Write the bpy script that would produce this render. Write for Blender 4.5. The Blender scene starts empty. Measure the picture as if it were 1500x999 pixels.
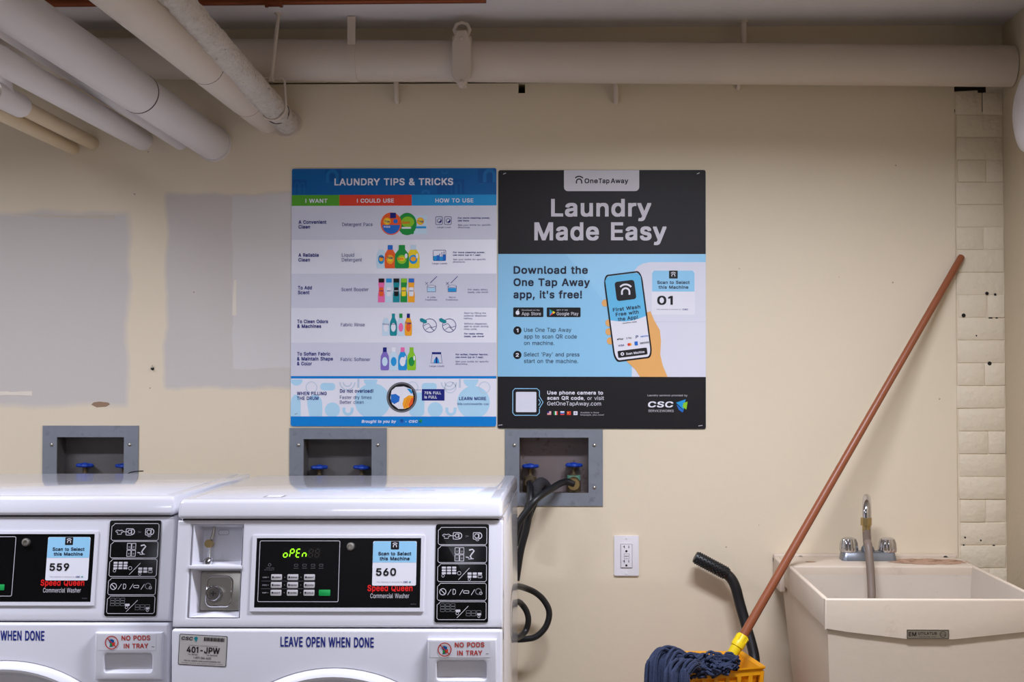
import bpy, bmesh, math, random
from mathutils import Matrix, Vector, Euler, noise as mnoise
random.seed(7)
PI = math.pi
SC = bpy.context.scene
COL = SC.collection

# ------------------------------------------------------------------ camera
F = 1925.0; CX = 806.0; CY = 499.5; W, H = 1500.0, 999.0
CAMZ = 1.29; WALL = 3.70
cam_d = bpy.data.cameras.new('camera'); cam = bpy.data.objects.new('camera', cam_d); COL.objects.link(cam)
cam.location = (0, 0, CAMZ)
cam.rotation_euler = Euler((PI/2 + math.atan(48.5/F), 0, math.atan(40/F)), 'XYZ')
cam_d.sensor_width = 36; cam_d.lens = F/W*36; cam_d.shift_x = -(CX-W/2)/W; cam_d.clip_start = .05
SC.camera = cam
# ------------------------------------------------------------------ world, lamps, exposure
wd = bpy.data.worlds.new('world'); SC.world = wd; wd.use_nodes = True
wd.node_tree.nodes['Background'].inputs[0].default_value = (.9, .95, 1, 1)
wd.node_tree.nodes['Background'].inputs[1].default_value = .0
def area(name, loc, sx, sy, power, col, rot=(0, 0, 0)):
    l = bpy.data.lights.new(name, 'AREA'); l.shape = 'RECTANGLE'; l.size = sx; l.size_y = sy; l.energy = power; l.color = col
    o = bpy.data.objects.new(name, l); COL.objects.link(o); o.location = loc; o.rotation_euler = rot
    return o
LC = (.80, .835, .98)
l1 = area('fluorescent_lamp', (.36, 2.42, 2.2), .8, .14, 50, LC); l1.data.spread = math.radians(158)
l2 = area('fluorescent_lamp', (-2.0, 2.3, 2.2), .9, .14, 46, LC); l2.data.spread = math.radians(158)
l3 = area('fluorescent_lamp', (-.6, -.2, 2.2), 1.2, .3, 24, LC)
SC.view_settings.view_transform = 'Standard'; SC.view_settings.look = 'None'
SC.view_settings.gamma = 1; SC.view_settings.use_curve_mapping = False
SC.view_settings.exposure = -0.27

_R = cam.rotation_euler.to_matrix()
def P(px, py, Y):
    d = _R @ Vector(((px-CX)/F, -(py-CY)/F, -1)); t = Y/d.y
    return Vector((d.x*t, Y, CAMZ+d.z*t))
def PZ(px, py, z):
    d = _R @ Vector(((px-CX)/F, -(py-CY)/F, -1)); t = (z-CAMZ)/d.z
    return Vector((d.x*t, d.y*t, z))
def WX(px, Y=WALL): return P(px, 548, Y).x
def WZ(py, Y=WALL): return P(846, py, Y).z

# ------------------------------------------------------------------ materials
def lin(c):
    out = []
    for v in c[:3]:
        v /= 255.0; out.append(v/12.92 if v <= .04045 else ((v+.055)/1.055)**2.4)
    return out
MATS = {}
def mat(name, c, rough=.5, metal=0, var=.05, scale=20, bump=0, bscale=None, coat=0, emit=0, dirt=None, dscale=6, dthr=.62, spec=.5):
    if name in MATS: return MATS[name]
    m = bpy.data.materials.new(name); m.use_nodes = True; MATS[name] = m
    nt = m.node_tree; b = nt.nodes['Principled BSDF']; L = nt.links
    rgb = lin(c)
    b.inputs['Roughness'].default_value = rough; b.inputs['Metallic'].default_value = metal
    b.inputs['Specular IOR Level'].default_value = spec
    if coat: b.inputs['Coat Weight'].default_value = coat; b.inputs['Coat Roughness'].default_value = .06
    tc = nt.nodes.new('ShaderNodeTexCoord')
    nz = nt.nodes.new('ShaderNodeTexNoise'); nz.inputs['Scale'].default_value = scale; nz.inputs['Detail'].default_value = 5
    L.new(tc.outputs['Object'], nz.inputs['Vector'])
    mx = nt.nodes.new('ShaderNodeMix'); mx.data_type = 'RGBA'
    L.new(nz.outputs['Fac'], mx.inputs[0])
    mx.inputs[6].default_value = [v*(1-var) for v in rgb]+[1]; mx.inputs[7].default_value = [min(1, v*(1+var)) for v in rgb]+[1]
    out = mx.outputs[2]
    if dirt:
        n2 = nt.nodes.new('ShaderNodeTexNoise'); n2.inputs['Scale'].default_value = dscale; n2.inputs['Detail'].default_value = 9; n2.inputs['Roughness'].default_value = .7
        L.new(tc.outputs['Object'], n2.inputs['Vector'])
        rp = nt.nodes.new('ShaderNodeValToRGB'); rp.color_ramp.elements[0].position = dthr; rp.color_ramp.elements[1].position = min(1, dthr+.12)
        L.new(n2.outputs['Fac'], rp.inputs[0])
        m2 = nt.nodes.new('ShaderNodeMix'); m2.data_type = 'RGBA'
        L.new(rp.outputs['Color'], m2.inputs[0]); L.new(out, m2.inputs[6]); m2.inputs[7].default_value = lin(dirt)+[1]
        out = m2.outputs[2]
    L.new(out, b.inputs['Base Color'])
    if emit:
        L.new(out, b.inputs['Emission Color']); b.inputs['Emission Strength'].default_value = emit
    if bump:
        n3 = nt.nodes.new('ShaderNodeTexNoise'); n3.inputs['Scale'].default_value = bscale or 60; n3.inputs['Detail'].default_value = 6
        L.new(tc.outputs['Object'], n3.inputs['Vector'])
        bp = nt.nodes.new('ShaderNodeBump'); bp.inputs['Strength'].default_value = bump; bp.inputs['Distance'].default_value = .01
        L.new(n3.outputs['Fac'], bp.inputs['Height']); L.new(bp.outputs['Normal'], b.inputs['Normal'])
    return m
def ink(name, c, rough=.42): return mat('ink_'+name, c, rough, var=.015, scale=8, spec=.3)

WALLC = (224, 209, 182)
def wall_material():
    """cream wall paint, with the two repainted grey rectangles (paint of another colour) and small specks"""
    m = mat('cream_wall_paint', WALLC, .62, var=.03, scale=3, bump=.06, bscale=40)
    nt = m.node_tree; L = nt.links; b = nt.nodes['Principled BSDF']
    src = b.inputs['Base Color'].links[0].from_socket
    geo = nt.nodes.new('ShaderNodeNewGeometry'); 
    nz = nt.nodes.new('ShaderNodeTexNoise'); nz.inputs['Scale'].default_value = 9; nz.inputs['Detail'].default_value = 6
    L.new(geo.outputs['Position'], nz.inputs['Vector'])
    sub = nt.nodes.new('ShaderNodeVectorMath'); sub.operation = 'SUBTRACT'; L.new(nz.outputs['Color'], sub.inputs[0]); sub.inputs[1].default_value = (.5, .5, .5)
    scl = nt.nodes.new('ShaderNodeVectorMath'); scl.operation = 'SCALE'; L.new(sub.outputs[0], scl.inputs[0]); scl.inputs['Scale'].default_value = .035
    add = nt.nodes.new('ShaderNodeVectorMath'); L.new(geo.outputs['Position'], add.inputs[0]); L.new(scl.outputs[0], add.inputs[1])
    sep = nt.nodes.new('ShaderNodeSeparateXYZ'); L.new(add.outputs[0], sep.inputs[0])
    def rng(sock, lo, hi, soft):
        a = nt.nodes.new('ShaderNodeMapRange'); a.inputs[1].default_value = lo-soft; a.inputs[2].default_value = lo+soft; L.new(sock, a.inputs[0])
        c = nt.nodes.new('ShaderNodeMapRange'); c.inputs[1].default_value = hi-soft; c.inputs[2].default_value = hi+soft; c.inputs[3].default_value = 1; c.inputs[4].default_value = 0; L.new(sock, c.inputs[0])
        q = nt.nodes.new('ShaderNodeMath'); q.operation = 'MULTIPLY'; L.new(a.outputs[0], q.inputs[0]); L.new(c.outputs[0], q.inputs[1]); return q.outputs[0]
    for (x0, y0, x1, y1, col, soft, k) in ((-300, 309, 186, 594, (199, 191, 184), .010, .95), (241, 282, 470, 569, (199, 191, 184), .007, .92), (340, 284, 470, 540, (209, 203, 197), .002, .9)):
        q = nt.nodes.new('ShaderNodeMath'); q.operation = 'MULTIPLY'
        L.new(rng(sep.outputs[0], WX(x0), WX(x1), soft), q.inputs[0]); L.new(rng(sep.outputs[2], WZ(y1), WZ(y0), soft), q.inputs[1])
        q2 = nt.nodes.new('ShaderNodeMath'); q2.operation = 'MULTIPLY'; L.new(q.outputs[0], q2.inputs[0]); q2.inputs[1].default_value = k
        mx = nt.nodes.new('ShaderNodeMix'); mx.data_type = 'RGBA'; L.new(q2.outputs[0], mx.inputs[0]); L.new(src, mx.inputs[6]); mx.inputs[7].default_value = lin(col)+[1]
        src = mx.outputs[2]
    # sparse small specks of dirt
    vo = nt.nodes.new('ShaderNodeTexVoronoi'); vo.inputs['Scale'].default_value = 9; L.new(geo.outputs['Position'], vo.inputs['Vector'])
    lt = nt.nodes.new('ShaderNodeMath'); lt.operation = 'LESS_THAN'; L.new(vo.outputs['Distance'], lt.inputs[0]); lt.inputs[1].default_value = .022
    q = nt.nodes.new('ShaderNodeMath'); q.operation = 'MULTIPLY'; L.new(lt.outputs[0], q.inputs[0]); q.inputs[1].default_value = .6
    mx = nt.nodes.new('ShaderNodeMix'); mx.data_type = 'RGBA'; L.new(q.outputs[0], mx.inputs[0]); L.new(src, mx.inputs[6]); mx.inputs[7].default_value = lin((110, 90, 66))+[1]
    L.new(mx.outputs[2], b.inputs['Base Color'])
    return m

# ------------------------------------------------------------------ mesh helpers
# plain sans-serif letter outlines in two weights, cap height 254
GLYPHS_R = ('A240|9,0,43,0,67,70,70,71,172,71,198,0,230,0,138,254,102,254,100,252|78,99,78,102,120,226,162,100;B228|30,0,124,0,152,2,176,11,189,20,200,34,207,50,209,68,207,86,202,100,192,114,182,123,170,'
'129,157,132,158,134,168,137,177,142,187,150,198,172,199,184,197,206,190,222,180,235,164,245,146,252,122,254,30,254|62,29,62,115,124,115,140,114,154,109,162,103,171,92,176,82,178,68,175,52,16'
'4,39,148,31,144,31,122,29|62,143,62,226,120,226,140,223,156,214,165,202,168,186,166,174,163,164,154,156,144,148,132,144,120,143;C255|126,-2,154,-2,170,2,188,9,200,18,214,31,224,44,232,62,236'
',78,234,80,204,80,195,56,178,40,170,34,158,30,146,27,134,26,112,29,92,38,75,54,63,72,54,98,52,128,54,158,62,182,73,200,92,216,110,225,134,228,146,227,158,224,170,220,178,215,188,205,195,196,'
'204,174,236,175,232,194,224,210,214,224,202,236,186,245,170,252,152,256,134,258,106,255,88,249,74,241,52,222,35,198,28,182,21,148,20,128,21,106,28,72,42,46,52,33,63,22,76,11,102,1;D251|30,0,'
'110,0,128,1,146,4,174,14,187,24,200,35,215,56,223,74,230,108,231,134,230,148,227,164,223,182,218,194,204,216,199,222,176,239,162,246,148,251,132,253,114,254,30,254|62,29,62,226,110,226,132,2'
'24,138,223,160,214,176,200,188,184,190,178,197,156,200,126,197,98,189,74,177,56,160,41,136,31,108,29;E209|30,0,188,0,188,28,186,29,64,29,62,30,62,114,176,114,178,116,178,142,176,143,62,143,6'
'2,226,184,226,186,228,186,254,30,254;F205|30,0,60,0,62,2,62,111,172,111,173,112,173,138,172,139,62,140,62,226,184,226,185,228,184,254,30,254;G260|126,-2,134,-3,164,0,188,9,208,25,225,44,236,'
'70,239,100,239,126,238,128,142,128,141,126,142,100,206,99,205,80,198,62,187,48,172,36,156,29,134,26,112,29,94,37,74,54,63,72,54,96,52,126,54,156,63,184,75,202,92,216,110,225,116,226,134,228,'
'156,225,168,220,186,206,194,196,204,174,236,174,232,192,225,208,202,235,188,245,170,252,152,256,132,258,106,255,88,249,72,241,62,232,52,222,41,208,28,182,21,148,20,128,21,106,28,74,43,42,63,'
'22,76,12,88,6,102,1;H258|30,0,60,0,62,2,62,114,64,116,196,116,196,2,198,0,228,0,228,254,198,254,196,252,196,146,194,144,62,144,62,252,60,254,30,254;I96|32,0,62,0,64,2,64,252,62,254,34,254,32'
',252;J198|90,-2,94,-3,122,2,146,15,156,26,163,40,167,56,168,74,168,252,166,254,138,254,136,252,136,74,133,52,124,38,110,28,106,27,92,25,74,28,61,38,52,52,49,72,48,86,18,86,17,84,18,56,22,40,'
'28,26,38,16,62,2;K233|30,0,62,0,62,84,100,122,186,1,223,0,122,144,223,252,222,254,182,253,87,152,62,122,62,252,60,254,30,254;L196|30,0,180,0,181,2,181,28,180,29,62,30,62,252,60,254,32,254,30'
',252;M314|30,0,60,0,61,2,60,216,85,144,142,2,144,0,170,0,172,2,228,144,252,215,252,2,254,0,284,0,284,254,240,254,237,252,176,94,158,38,139,94,77,252,74,254,30,254;N262|30,0,60,0,62,2,62,164,'
'60,210,62,212,101,144,192,1,232,0,232,254,200,254,199,252,199,98,200,41,172,92,68,253,30,254;O267|126,-2,150,-2,164,1,180,6,194,13,204,22,214,32,224,44,231,56,238,72,244,94,247,126,246,148,2'
'43,166,239,178,232,198,215,222,194,241,180,249,160,255,134,258,116,257,102,254,88,249,74,242,52,223,35,198,28,182,21,148,20,128,21,106,28,72,42,46,52,33,63,22,76,11,102,1|130,26,112,29,94,37'
',75,52,63,72,54,96,52,128,54,158,63,182,75,202,92,216,102,221,112,225,134,228,156,225,174,217,191,202,204,182,211,160,215,126,212,96,207,80,204,72,191,52,176,38,156,29;P222|30,0,62,0,62,93,1'
'18,93,144,96,166,104,182,115,195,132,202,152,204,174,202,196,194,216,182,231,166,244,144,252,120,254,30,254|62,121,62,226,116,226,134,224,148,219,160,210,168,198,171,188,172,174,171,160,168,'
'149,158,136,148,128,134,123,116,121;Q267|200,-24,233,-24,202,18,217,34,232,58,238,72,244,94,247,126,246,146,243,166,233,196,214,224,192,242,178,250,150,257,132,258,106,255,88,249,74,242,52,2'
'23,35,198,28,182,21,148,20,126,21,106,28,72,42,46,52,33,63,22,76,12,102,1,126,-3,150,-2,178,5|130,26,112,29,94,37,75,52,63,72,54,96,52,128,54,158,63,182,75,202,92,216,102,221,112,225,134,228'
',156,225,174,217,191,202,204,182,211,160,215,126,212,96,204,72,191,52,184,46,182,47,156,80,124,80,159,32,154,29;R224|30,0,60,0,62,2,62,98,122,99,124,97,176,1,178,0,213,0,157,104,182,120,195,'
'136,202,154,205,176,202,198,195,218,182,232,168,244,146,252,124,254,30,254|62,128,62,226,116,226,134,224,150,220,159,212,167,202,171,190,173,178,171,162,166,148,160,141,150,134,136,129,124,1'
'28;S223|106,-4,140,-2,162,5,179,16,194,34,201,50,204,68,202,86,197,98,189,110,180,119,156,132,84,154,66,166,60,176,58,188,59,198,64,208,74,219,84,224,98,228,112,229,134,227,152,217,162,206,1'
'70,189,200,190,197,208,190,222,175,238,156,250,138,256,114,258,90,256,68,249,52,238,38,224,29,206,26,188,30,164,44,145,64,130,92,120,136,107,148,102,158,96,166,88,171,80,173,70,171,56,164,46'
',156,37,144,30,128,26,106,25,84,29,71,36,62,44,55,54,52,68,22,68,19,66,23,48,31,32,46,16,64,5,76,1,86,-2;T224|96,0,126,0,128,2,128,226,208,226,208,254,16,254,16,226,94,226,96,224;U259|124,-4'
',158,-1,182,8,200,22,215,38,226,62,229,88,228,254,198,254,196,252,196,90,194,72,189,58,179,44,166,34,150,28,130,26,110,28,94,34,80,44,69,58,64,72,62,90,62,252,60,254,30,254,30,88,33,62,42,40'
',60,20,76,8,98,0;V240|102,0,138,0,140,2,230,250,230,254,198,254,196,252,133,70,120,29,108,70,43,252,40,254,9,254;W343|78,0,114,0,115,2,159,160,172,217,184,160,228,2,230,0,265,0,334,254,304,2'
'54,302,252,261,98,246,35,190,252,188,254,153,254,112,98,96,31,82,98,41,252,40,254,9,254;X237|10,0,46,1,93,68,118,108,144,68,190,1,227,0,138,130,222,254,186,253,136,182,120,153,118,154,102,18'
'2,52,253,16,254,100,130;Y236|102,0,134,0,134,104,227,252,226,254,190,253,140,172,118,132,96,172,46,253,44,254,9,254,102,104;Z219|21,0,200,0,200,28,198,29,104,29,60,27,58,28,84,64,198,230,198'
',254,20,254,20,228,22,226,160,227,161,226,135,190,21,24;a195|72,-4,94,-3,108,1,126,12,136,26,138,24,138,0,166,0,168,2,168,126,167,146,161,160,152,172,142,181,120,190,108,192,86,191,66,188,58'
',185,52,182,39,172,29,162,21,148,22,145,50,137,60,150,72,160,84,164,100,165,114,163,126,157,133,148,137,140,138,126,136,120,132,117,118,113,88,110,50,102,38,97,30,90,21,78,17,68,15,54,17,36,'
'24,22,34,12,46,2,62,-3|80,24,64,26,57,30,50,38,47,44,46,52,47,62,52,70,60,76,76,82,118,88,138,94,138,70,136,58,132,46,126,39,114,29,102,24;b212|107,-4,116,-4,138,-1,157,8,174,24,185,42,193,6'
'6,195,94,193,122,185,146,173,166,156,180,138,189,116,192,98,191,76,180,60,161,58,160,57,252,56,254,28,254,26,252,26,2,28,0,56,0,56,28,58,29,60,28,77,8,86,2,98,-3|108,23,94,26,82,31,70,43,63,'
'58,58,74,56,96,58,114,62,130,70,145,81,156,94,163,110,165,128,162,140,156,150,146,158,132,163,116,164,94,163,74,158,58,150,44,140,33,126,26;c198|100,-4,118,-3,130,0,142,4,152,10,162,19,171,2'
'8,177,38,180,50,178,52,152,59,146,44,136,33,122,26,104,23,86,26,74,33,62,44,55,56,50,74,48,92,50,112,54,130,61,142,74,155,86,162,104,165,114,164,128,159,140,151,146,144,152,131,180,138,170,1'
'60,154,178,130,189,104,192,76,188,58,180,42,165,27,144,20,122,17,94,20,66,28,42,41,24,60,7,78,-1;d212|94,-4,114,-3,126,2,136,8,152,28,154,29,156,28,156,0,186,0,186,254,156,254,155,252,154,16'
'0,152,161,142,174,126,186,114,191,98,192,74,189,56,180,40,166,27,146,20,122,17,94,20,66,27,42,40,24,56,8,74,-1|100,23,86,26,74,32,62,44,53,60,50,74,48,96,50,114,54,130,62,146,72,156,84,162,1'
'02,165,120,162,132,156,142,146,150,130,154,114,156,94,154,74,150,58,142,42,130,31,118,26;e202|102,-4,126,-3,142,2,155,10,170,22,177,32,181,44,154,53,143,36,128,26,106,23,90,25,76,31,66,39,56'
',52,50,68,49,84,184,85,186,86,184,120,179,140,170,156,162,168,148,180,134,187,118,191,104,192,78,189,58,180,40,165,28,146,21,124,17,94,20,66,27,44,41,24,60,7,80,-1|50,110,50,122,54,134,62,14'
'7,74,158,86,163,102,165,120,162,131,156,140,148,149,134,154,112,152,110;f127|40,0,70,0,71,2,71,164,112,164,114,166,114,190,72,190,71,192,72,220,78,230,86,235,96,237,112,234,114,236,121,260,1'
'08,264,102,265,80,264,68,259,58,252,48,243,42,232,40,216,40,190,4,190,3,188,4,164,38,164,40,162;g213|94,-74,104,-75,126,-73,148,-67,162,-58,174,-46,183,-28,186,-4,186,190,157,190,157,160,156'
',159,154,160,137,180,128,186,114,191,98,192,76,189,54,179,40,166,27,146,20,124,17,98,20,68,28,44,42,26,58,12,76,5,98,2,114,4,126,8,136,15,152,33,154,34,156,32,156,-2,153,-20,152,-24,140,-39,'
'124,-46,102,-49,88,-48,76,-44,68,-39,50,-21,26,-34,26,-36,32,-44,40,-54,52,-63,68,-70,84,-74|98,30,86,32,74,37,62,48,54,62,50,78,48,96,50,116,54,130,62,145,73,156,86,163,102,165,120,163,132,'
'156,142,146,150,132,155,116,156,96,155,76,150,60,142,47,132,38,118,32;h205|26,0,57,0,57,112,58,130,63,142,71,150,80,159,92,163,104,165,122,161,134,154,137,150,145,136,148,118,148,0,178,0,179'
',2,179,120,177,142,170,160,161,174,148,184,132,190,114,192,94,189,76,181,63,166,58,158,57,252,56,254,28,254,26,252;i83|26,0,56,0,57,2,57,188,56,190,28,190,26,188|40,222,50,223,56,227,62,234,'
'63,242,62,250,57,256,50,260,42,262,34,260,28,256,22,250,21,242,22,234,27,228,34,223;j83|-5,-70,18,-70,32,-65,42,-56,51,-46,55,-32,57,-14,57,188,56,190,28,190,26,188,26,-14,25,-26,20,-36,12,-'
'42,-5,-44|40,222,50,223,56,227,61,234,63,242,61,250,57,256,50,260,42,262,34,260,28,256,22,250,20,242,22,234,27,228,34,223;k190|26,0,57,0,57,70,78,88,146,1,185,0,101,108,179,190,142,189,61,10'
'8,58,106,57,252,56,254,28,254,26,252;l95|67,0,84,0,88,1,90,2,85,26,72,26,64,27,60,32,58,38,57,50,57,252,56,254,28,254,26,252,26,40,29,24,38,10,50,2;m305|26,0,57,0,57,118,58,134,63,146,71,154'
',78,160,88,164,100,165,114,163,124,157,134,144,135,140,137,128,137,0,168,0,168,124,169,136,173,146,180,153,186,160,196,164,208,165,226,162,236,156,245,144,248,126,248,0,278,0,278,130,276,148'
',270,164,262,176,250,186,234,191,218,193,204,192,190,187,178,180,168,171,158,154,154,166,142,181,128,190,110,193,104,193,88,188,75,182,66,172,56,157,56,190,26,190;n205|26,0,57,0,57,112,58,13'
'0,63,142,71,150,80,159,92,163,104,165,122,161,134,154,137,150,145,136,148,118,148,0,179,0,179,120,176,142,170,160,160,174,148,184,132,190,114,192,94,189,76,180,62,166,56,156,56,190,26,190;o2'
'08|100,-4,128,-1,150,8,166,23,180,42,187,62,191,94,187,126,180,146,167,164,148,181,128,189,104,192,78,189,58,180,42,165,27,144,20,122,17,94,20,66,28,42,41,24,60,7,78,-1|102,23,84,27,73,34,62'
',44,53,62,50,74,48,94,50,112,54,128,62,144,73,154,86,162,104,165,124,161,135,154,146,144,154,128,158,112,160,94,158,74,155,62,146,44,135,34,122,26;p212|26,-70,56,-71,57,-70,58,29,60,28,76,8,'
'86,2,98,-3,116,-4,138,-1,157,8,173,24,185,42,193,68,195,94,192,126,185,146,173,166,156,180,138,189,116,192,98,191,76,180,60,161,58,160,56,162,56,190,26,190|108,23,94,26,82,31,70,43,63,58,58,'
'74,56,96,58,114,62,130,70,145,81,156,94,163,110,165,128,162,140,156,150,146,158,132,163,116,164,94,163,74,158,58,150,44,140,33,126,26;q212|155,-70,184,-71,186,-70,186,188,184,190,156,190,156'
',162,154,160,152,161,144,173,136,180,126,186,114,191,98,192,74,189,56,180,41,166,26,144,20,122,17,94,20,66,26,44,40,24,56,8,74,-1,96,-4,114,-3,126,2,136,8,152,28,154,29|100,23,86,26,74,32,62'
',44,53,60,50,74,48,96,50,114,54,130,62,146,72,156,84,162,102,165,120,162,132,156,142,146,150,130,154,114,156,94,154,74,150,58,142,42,130,31,118,26;r130|26,0,56,0,57,2,57,118,58,132,62,140,70'
',151,88,160,104,163,122,161,122,192,106,192,90,190,78,185,66,173,58,160,56,162,56,190,26,190;s182|82,-4,92,-4,114,-2,130,3,144,12,157,26,163,36,166,52,162,72,152,87,138,97,130,100,116,105,86'
',111,72,116,62,122,56,130,54,140,58,150,66,158,80,164,94,166,110,164,122,157,129,150,134,139,161,146,157,158,149,170,140,178,128,186,112,191,94,192,74,190,58,185,44,178,32,164,26,152,23,138,'
'27,118,38,103,54,92,74,85,118,74,126,68,132,60,134,50,130,40,122,31,108,25,104,24,92,23,80,24,62,30,53,40,46,53,19,46,23,32,30,20,42,9,58,1,72,-3;t114|80,-2,96,-1,106,1,107,2,101,26,84,25,76'
',26,68,31,64,38,63,50,63,162,64,164,102,164,102,188,100,190,64,190,63,236,34,236,32,234,32,190,4,190,3,166,4,164,30,164,32,162,32,46,36,26,46,12,60,2;u205|86,-2,92,-3,110,0,128,8,142,23,148,'
'33,149,0,179,0,178,190,150,190,148,188,148,76,146,60,142,48,134,38,126,31,114,27,100,25,82,28,70,36,60,52,57,72,57,190,26,190,26,70,28,46,35,28,45,14,58,4,72,-1;v195|81,0,112,0,114,2,185,190'
',154,190,151,188,112,78,98,31,96,32,83,78,43,188,40,190,10,190;w284|69,0,98,0,99,2,124,86,142,152,159,86,184,2,186,0,215,0,271,190,242,190,240,188,206,68,198,35,181,108,158,190,128,190,126,1'
'88,103,108,86,36,84,38,67,108,44,188,42,190,12,190;x189|11,0,46,1,94,76,142,1,178,0,112,96,175,190,141,190,96,118,50,190,15,190,78,98;y195|39,-72,48,-73,70,-68,82,-60,96,-44,185,190,154,190,'
'152,188,112,78,98,31,96,32,83,78,43,188,40,190,10,190,81,0,71,-28,64,-38,60,-42,52,-44,44,-45,32,-43,31,-44,24,-68,32,-72;z190|21,0,169,0,169,26,168,28,64,28,63,30,166,164,166,190,24,190,24,'
'162,26,161,124,161,127,160,21,24;0227|109,-2,140,0,162,12,179,30,192,56,197,72,201,96,203,126,202,150,197,182,192,198,179,222,161,242,142,253,114,258,84,253,65,242,48,224,35,198,30,182,26,15'
'8,24,128,25,104,30,72,34,56,47,32,66,11,86,0|110,25,96,28,84,36,70,52,62,72,56,96,55,128,56,158,62,182,70,204,82,218,94,226,114,230,132,226,145,218,157,204,165,182,170,158,172,126,170,96,166'
',76,157,52,145,38,132,28;1150|70,0,100,0,102,2,102,252,100,254,76,254,22,217,20,214,20,186,22,185,68,215,70,214;2227|32,0,195,0,195,26,194,28,78,28,76,30,154,112,168,128,179,144,185,158,189,'
'172,191,186,188,206,180,224,168,237,154,248,134,255,112,258,90,255,72,248,56,238,42,220,35,202,33,182,34,181,64,181,65,196,68,206,77,216,86,224,98,228,112,230,126,228,134,225,146,218,154,210'
',159,198,160,186,159,174,155,164,141,140,33,24;3227|104,-2,134,-1,154,6,173,20,185,32,194,50,196,72,194,94,185,112,172,126,152,139,132,144,112,144,185,230,186,252,184,254,36,254,35,252,35,22'
'8,36,226,144,226,143,222,79,150,78,126,80,124,102,124,122,122,138,117,150,108,158,98,161,92,163,86,165,74,163,58,157,46,148,37,136,29,120,26,96,26,82,30,70,36,63,44,57,54,54,66,24,66,22,64,2'
'6,46,34,30,49,16,66,5,86,-1;4227|141,0,171,0,172,53,206,53,207,54,206,81,171,82,170,159,141,158,140,81,56,81,54,82,154,252,152,254,124,254,122,252,20,80,20,54,22,53,140,53;5227|106,-2,134,-1'
',154,8,172,22,184,38,193,58,195,82,194,98,189,116,181,132,172,142,162,152,148,160,126,166,114,167,102,166,78,158,68,152,75,224,76,226,182,226,183,228,183,252,182,254,50,254,48,252,34,126,64,'
'123,84,134,94,137,108,138,124,137,138,131,148,122,157,112,162,98,164,80,162,66,157,52,149,42,140,33,126,27,110,25,98,26,88,29,78,36,70,44,64,54,60,65,30,64,33,46,40,32,54,16,70,6,86,0;6227|1'
'08,-2,136,-1,156,7,171,20,184,36,192,56,194,80,192,102,185,120,172,136,158,147,138,155,118,157,108,156,87,148,160,252,160,254,126,253,51,142,40,120,34,100,32,80,34,58,42,36,55,20,70,7,90,-1|'
'110,24,98,26,88,30,77,40,69,50,64,64,62,80,64,94,68,106,78,118,86,126,98,131,114,133,128,131,138,127,149,118,157,108,162,94,164,78,162,64,158,52,148,40,140,31,128,26;7227|49,0,80,0,83,2,195,'
'224,194,254,31,254,31,228,32,226,160,226,162,224;8227|107,-2,138,-1,158,6,176,17,189,30,198,48,200,68,198,86,194,98,186,110,175,122,164,128,151,132,167,142,178,152,188,170,191,192,188,210,18'
'2,224,169,238,154,249,134,256,114,258,92,256,72,249,57,238,44,224,38,210,35,192,38,170,48,152,59,142,75,132,62,128,52,122,40,110,32,96,28,84,26,68,30,46,38,31,50,18,70,5,88,-1|106,25,96,26,8'
'4,30,73,38,64,46,59,58,58,70,59,82,65,94,72,103,84,111,98,116,112,118,128,116,142,111,152,104,161,94,167,82,168,70,167,58,161,46,154,39,142,30,130,26|106,146,100,146,88,150,80,157,72,164,68,'
'176,66,186,68,200,72,210,80,218,88,225,102,229,114,230,126,229,138,225,147,218,154,210,158,200,160,188,158,176,153,164,138,150,126,146;9227|66,0,100,1,158,84,175,112,186,134,192,154,194,174,'
'192,196,184,218,171,234,156,246,136,255,112,258,90,255,70,247,55,234,43,220,34,198,32,176,34,154,41,134,54,119,68,107,88,100,110,97,120,98,136,104,137,104|106,122,98,123,88,128,76,138,69,148'
',64,160,63,180,64,192,68,202,78,215,86,223,98,228,114,230,126,228,132,226,140,223,150,214,157,204,162,190,164,174,162,160,158,148,148,136,140,129,128,123;.94|44,-2,48,-2,58,0,64,4,70,14,71,2'
'0,69,30,64,37,56,42,48,43,38,42,31,36,26,28,25,20,26,12,32,4,38,-1;,94|19,-60,40,-60,42,-58,67,36,34,36;!98|44,-2,58,-1,65,4,70,12,72,20,70,30,64,37,58,42,48,43,40,42,33,36,28,28,26,20,28,12'
",34,4,40,-1|34,80,62,80,64,82,66,252,64,254,34,254,32,252;'103|39,160,62,159,64,160,68,252,66,254,36,254,35,252;&224|92,-2,118,-2,136,3,152,12,164,21,182,0,218,0,184,44,192,56,198,72,202,90,"
'204,112,174,112,173,92,168,76,164,68,111,132,111,134,128,146,146,163,158,182,161,190,162,202,159,220,154,230,144,241,134,249,118,255,100,257,82,255,66,249,55,240,45,228,39,210,38,198,39,184,'
'50,160,67,138,42,116,25,96,19,82,17,68,20,48,26,32,39,18,56,5,74,-1|94,23,82,25,74,28,62,36,55,44,50,54,48,66,50,78,55,88,65,98,86,115,89,112,145,44,138,37,126,30,112,25|90,156,78,172,69,190'
',68,198,69,208,76,221,84,227,100,230,114,228,122,223,129,214,131,202,130,194,125,184,118,176,92,156;-227|57,94,166,94,168,96,168,120,166,122,58,122,57,120;/125|8,-38,34,-38,36,-36,117,264,11'
'6,266,90,266,89,264;(137|88,-48,116,-48,117,-46,98,-4,86,32,80,58,77,80,76,102,77,130,81,158,87,186,95,214,117,268,116,270,88,270,76,248,61,206,53,178,46,132,45,84,51,46,59,16,68,-10;)137|20'
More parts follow.
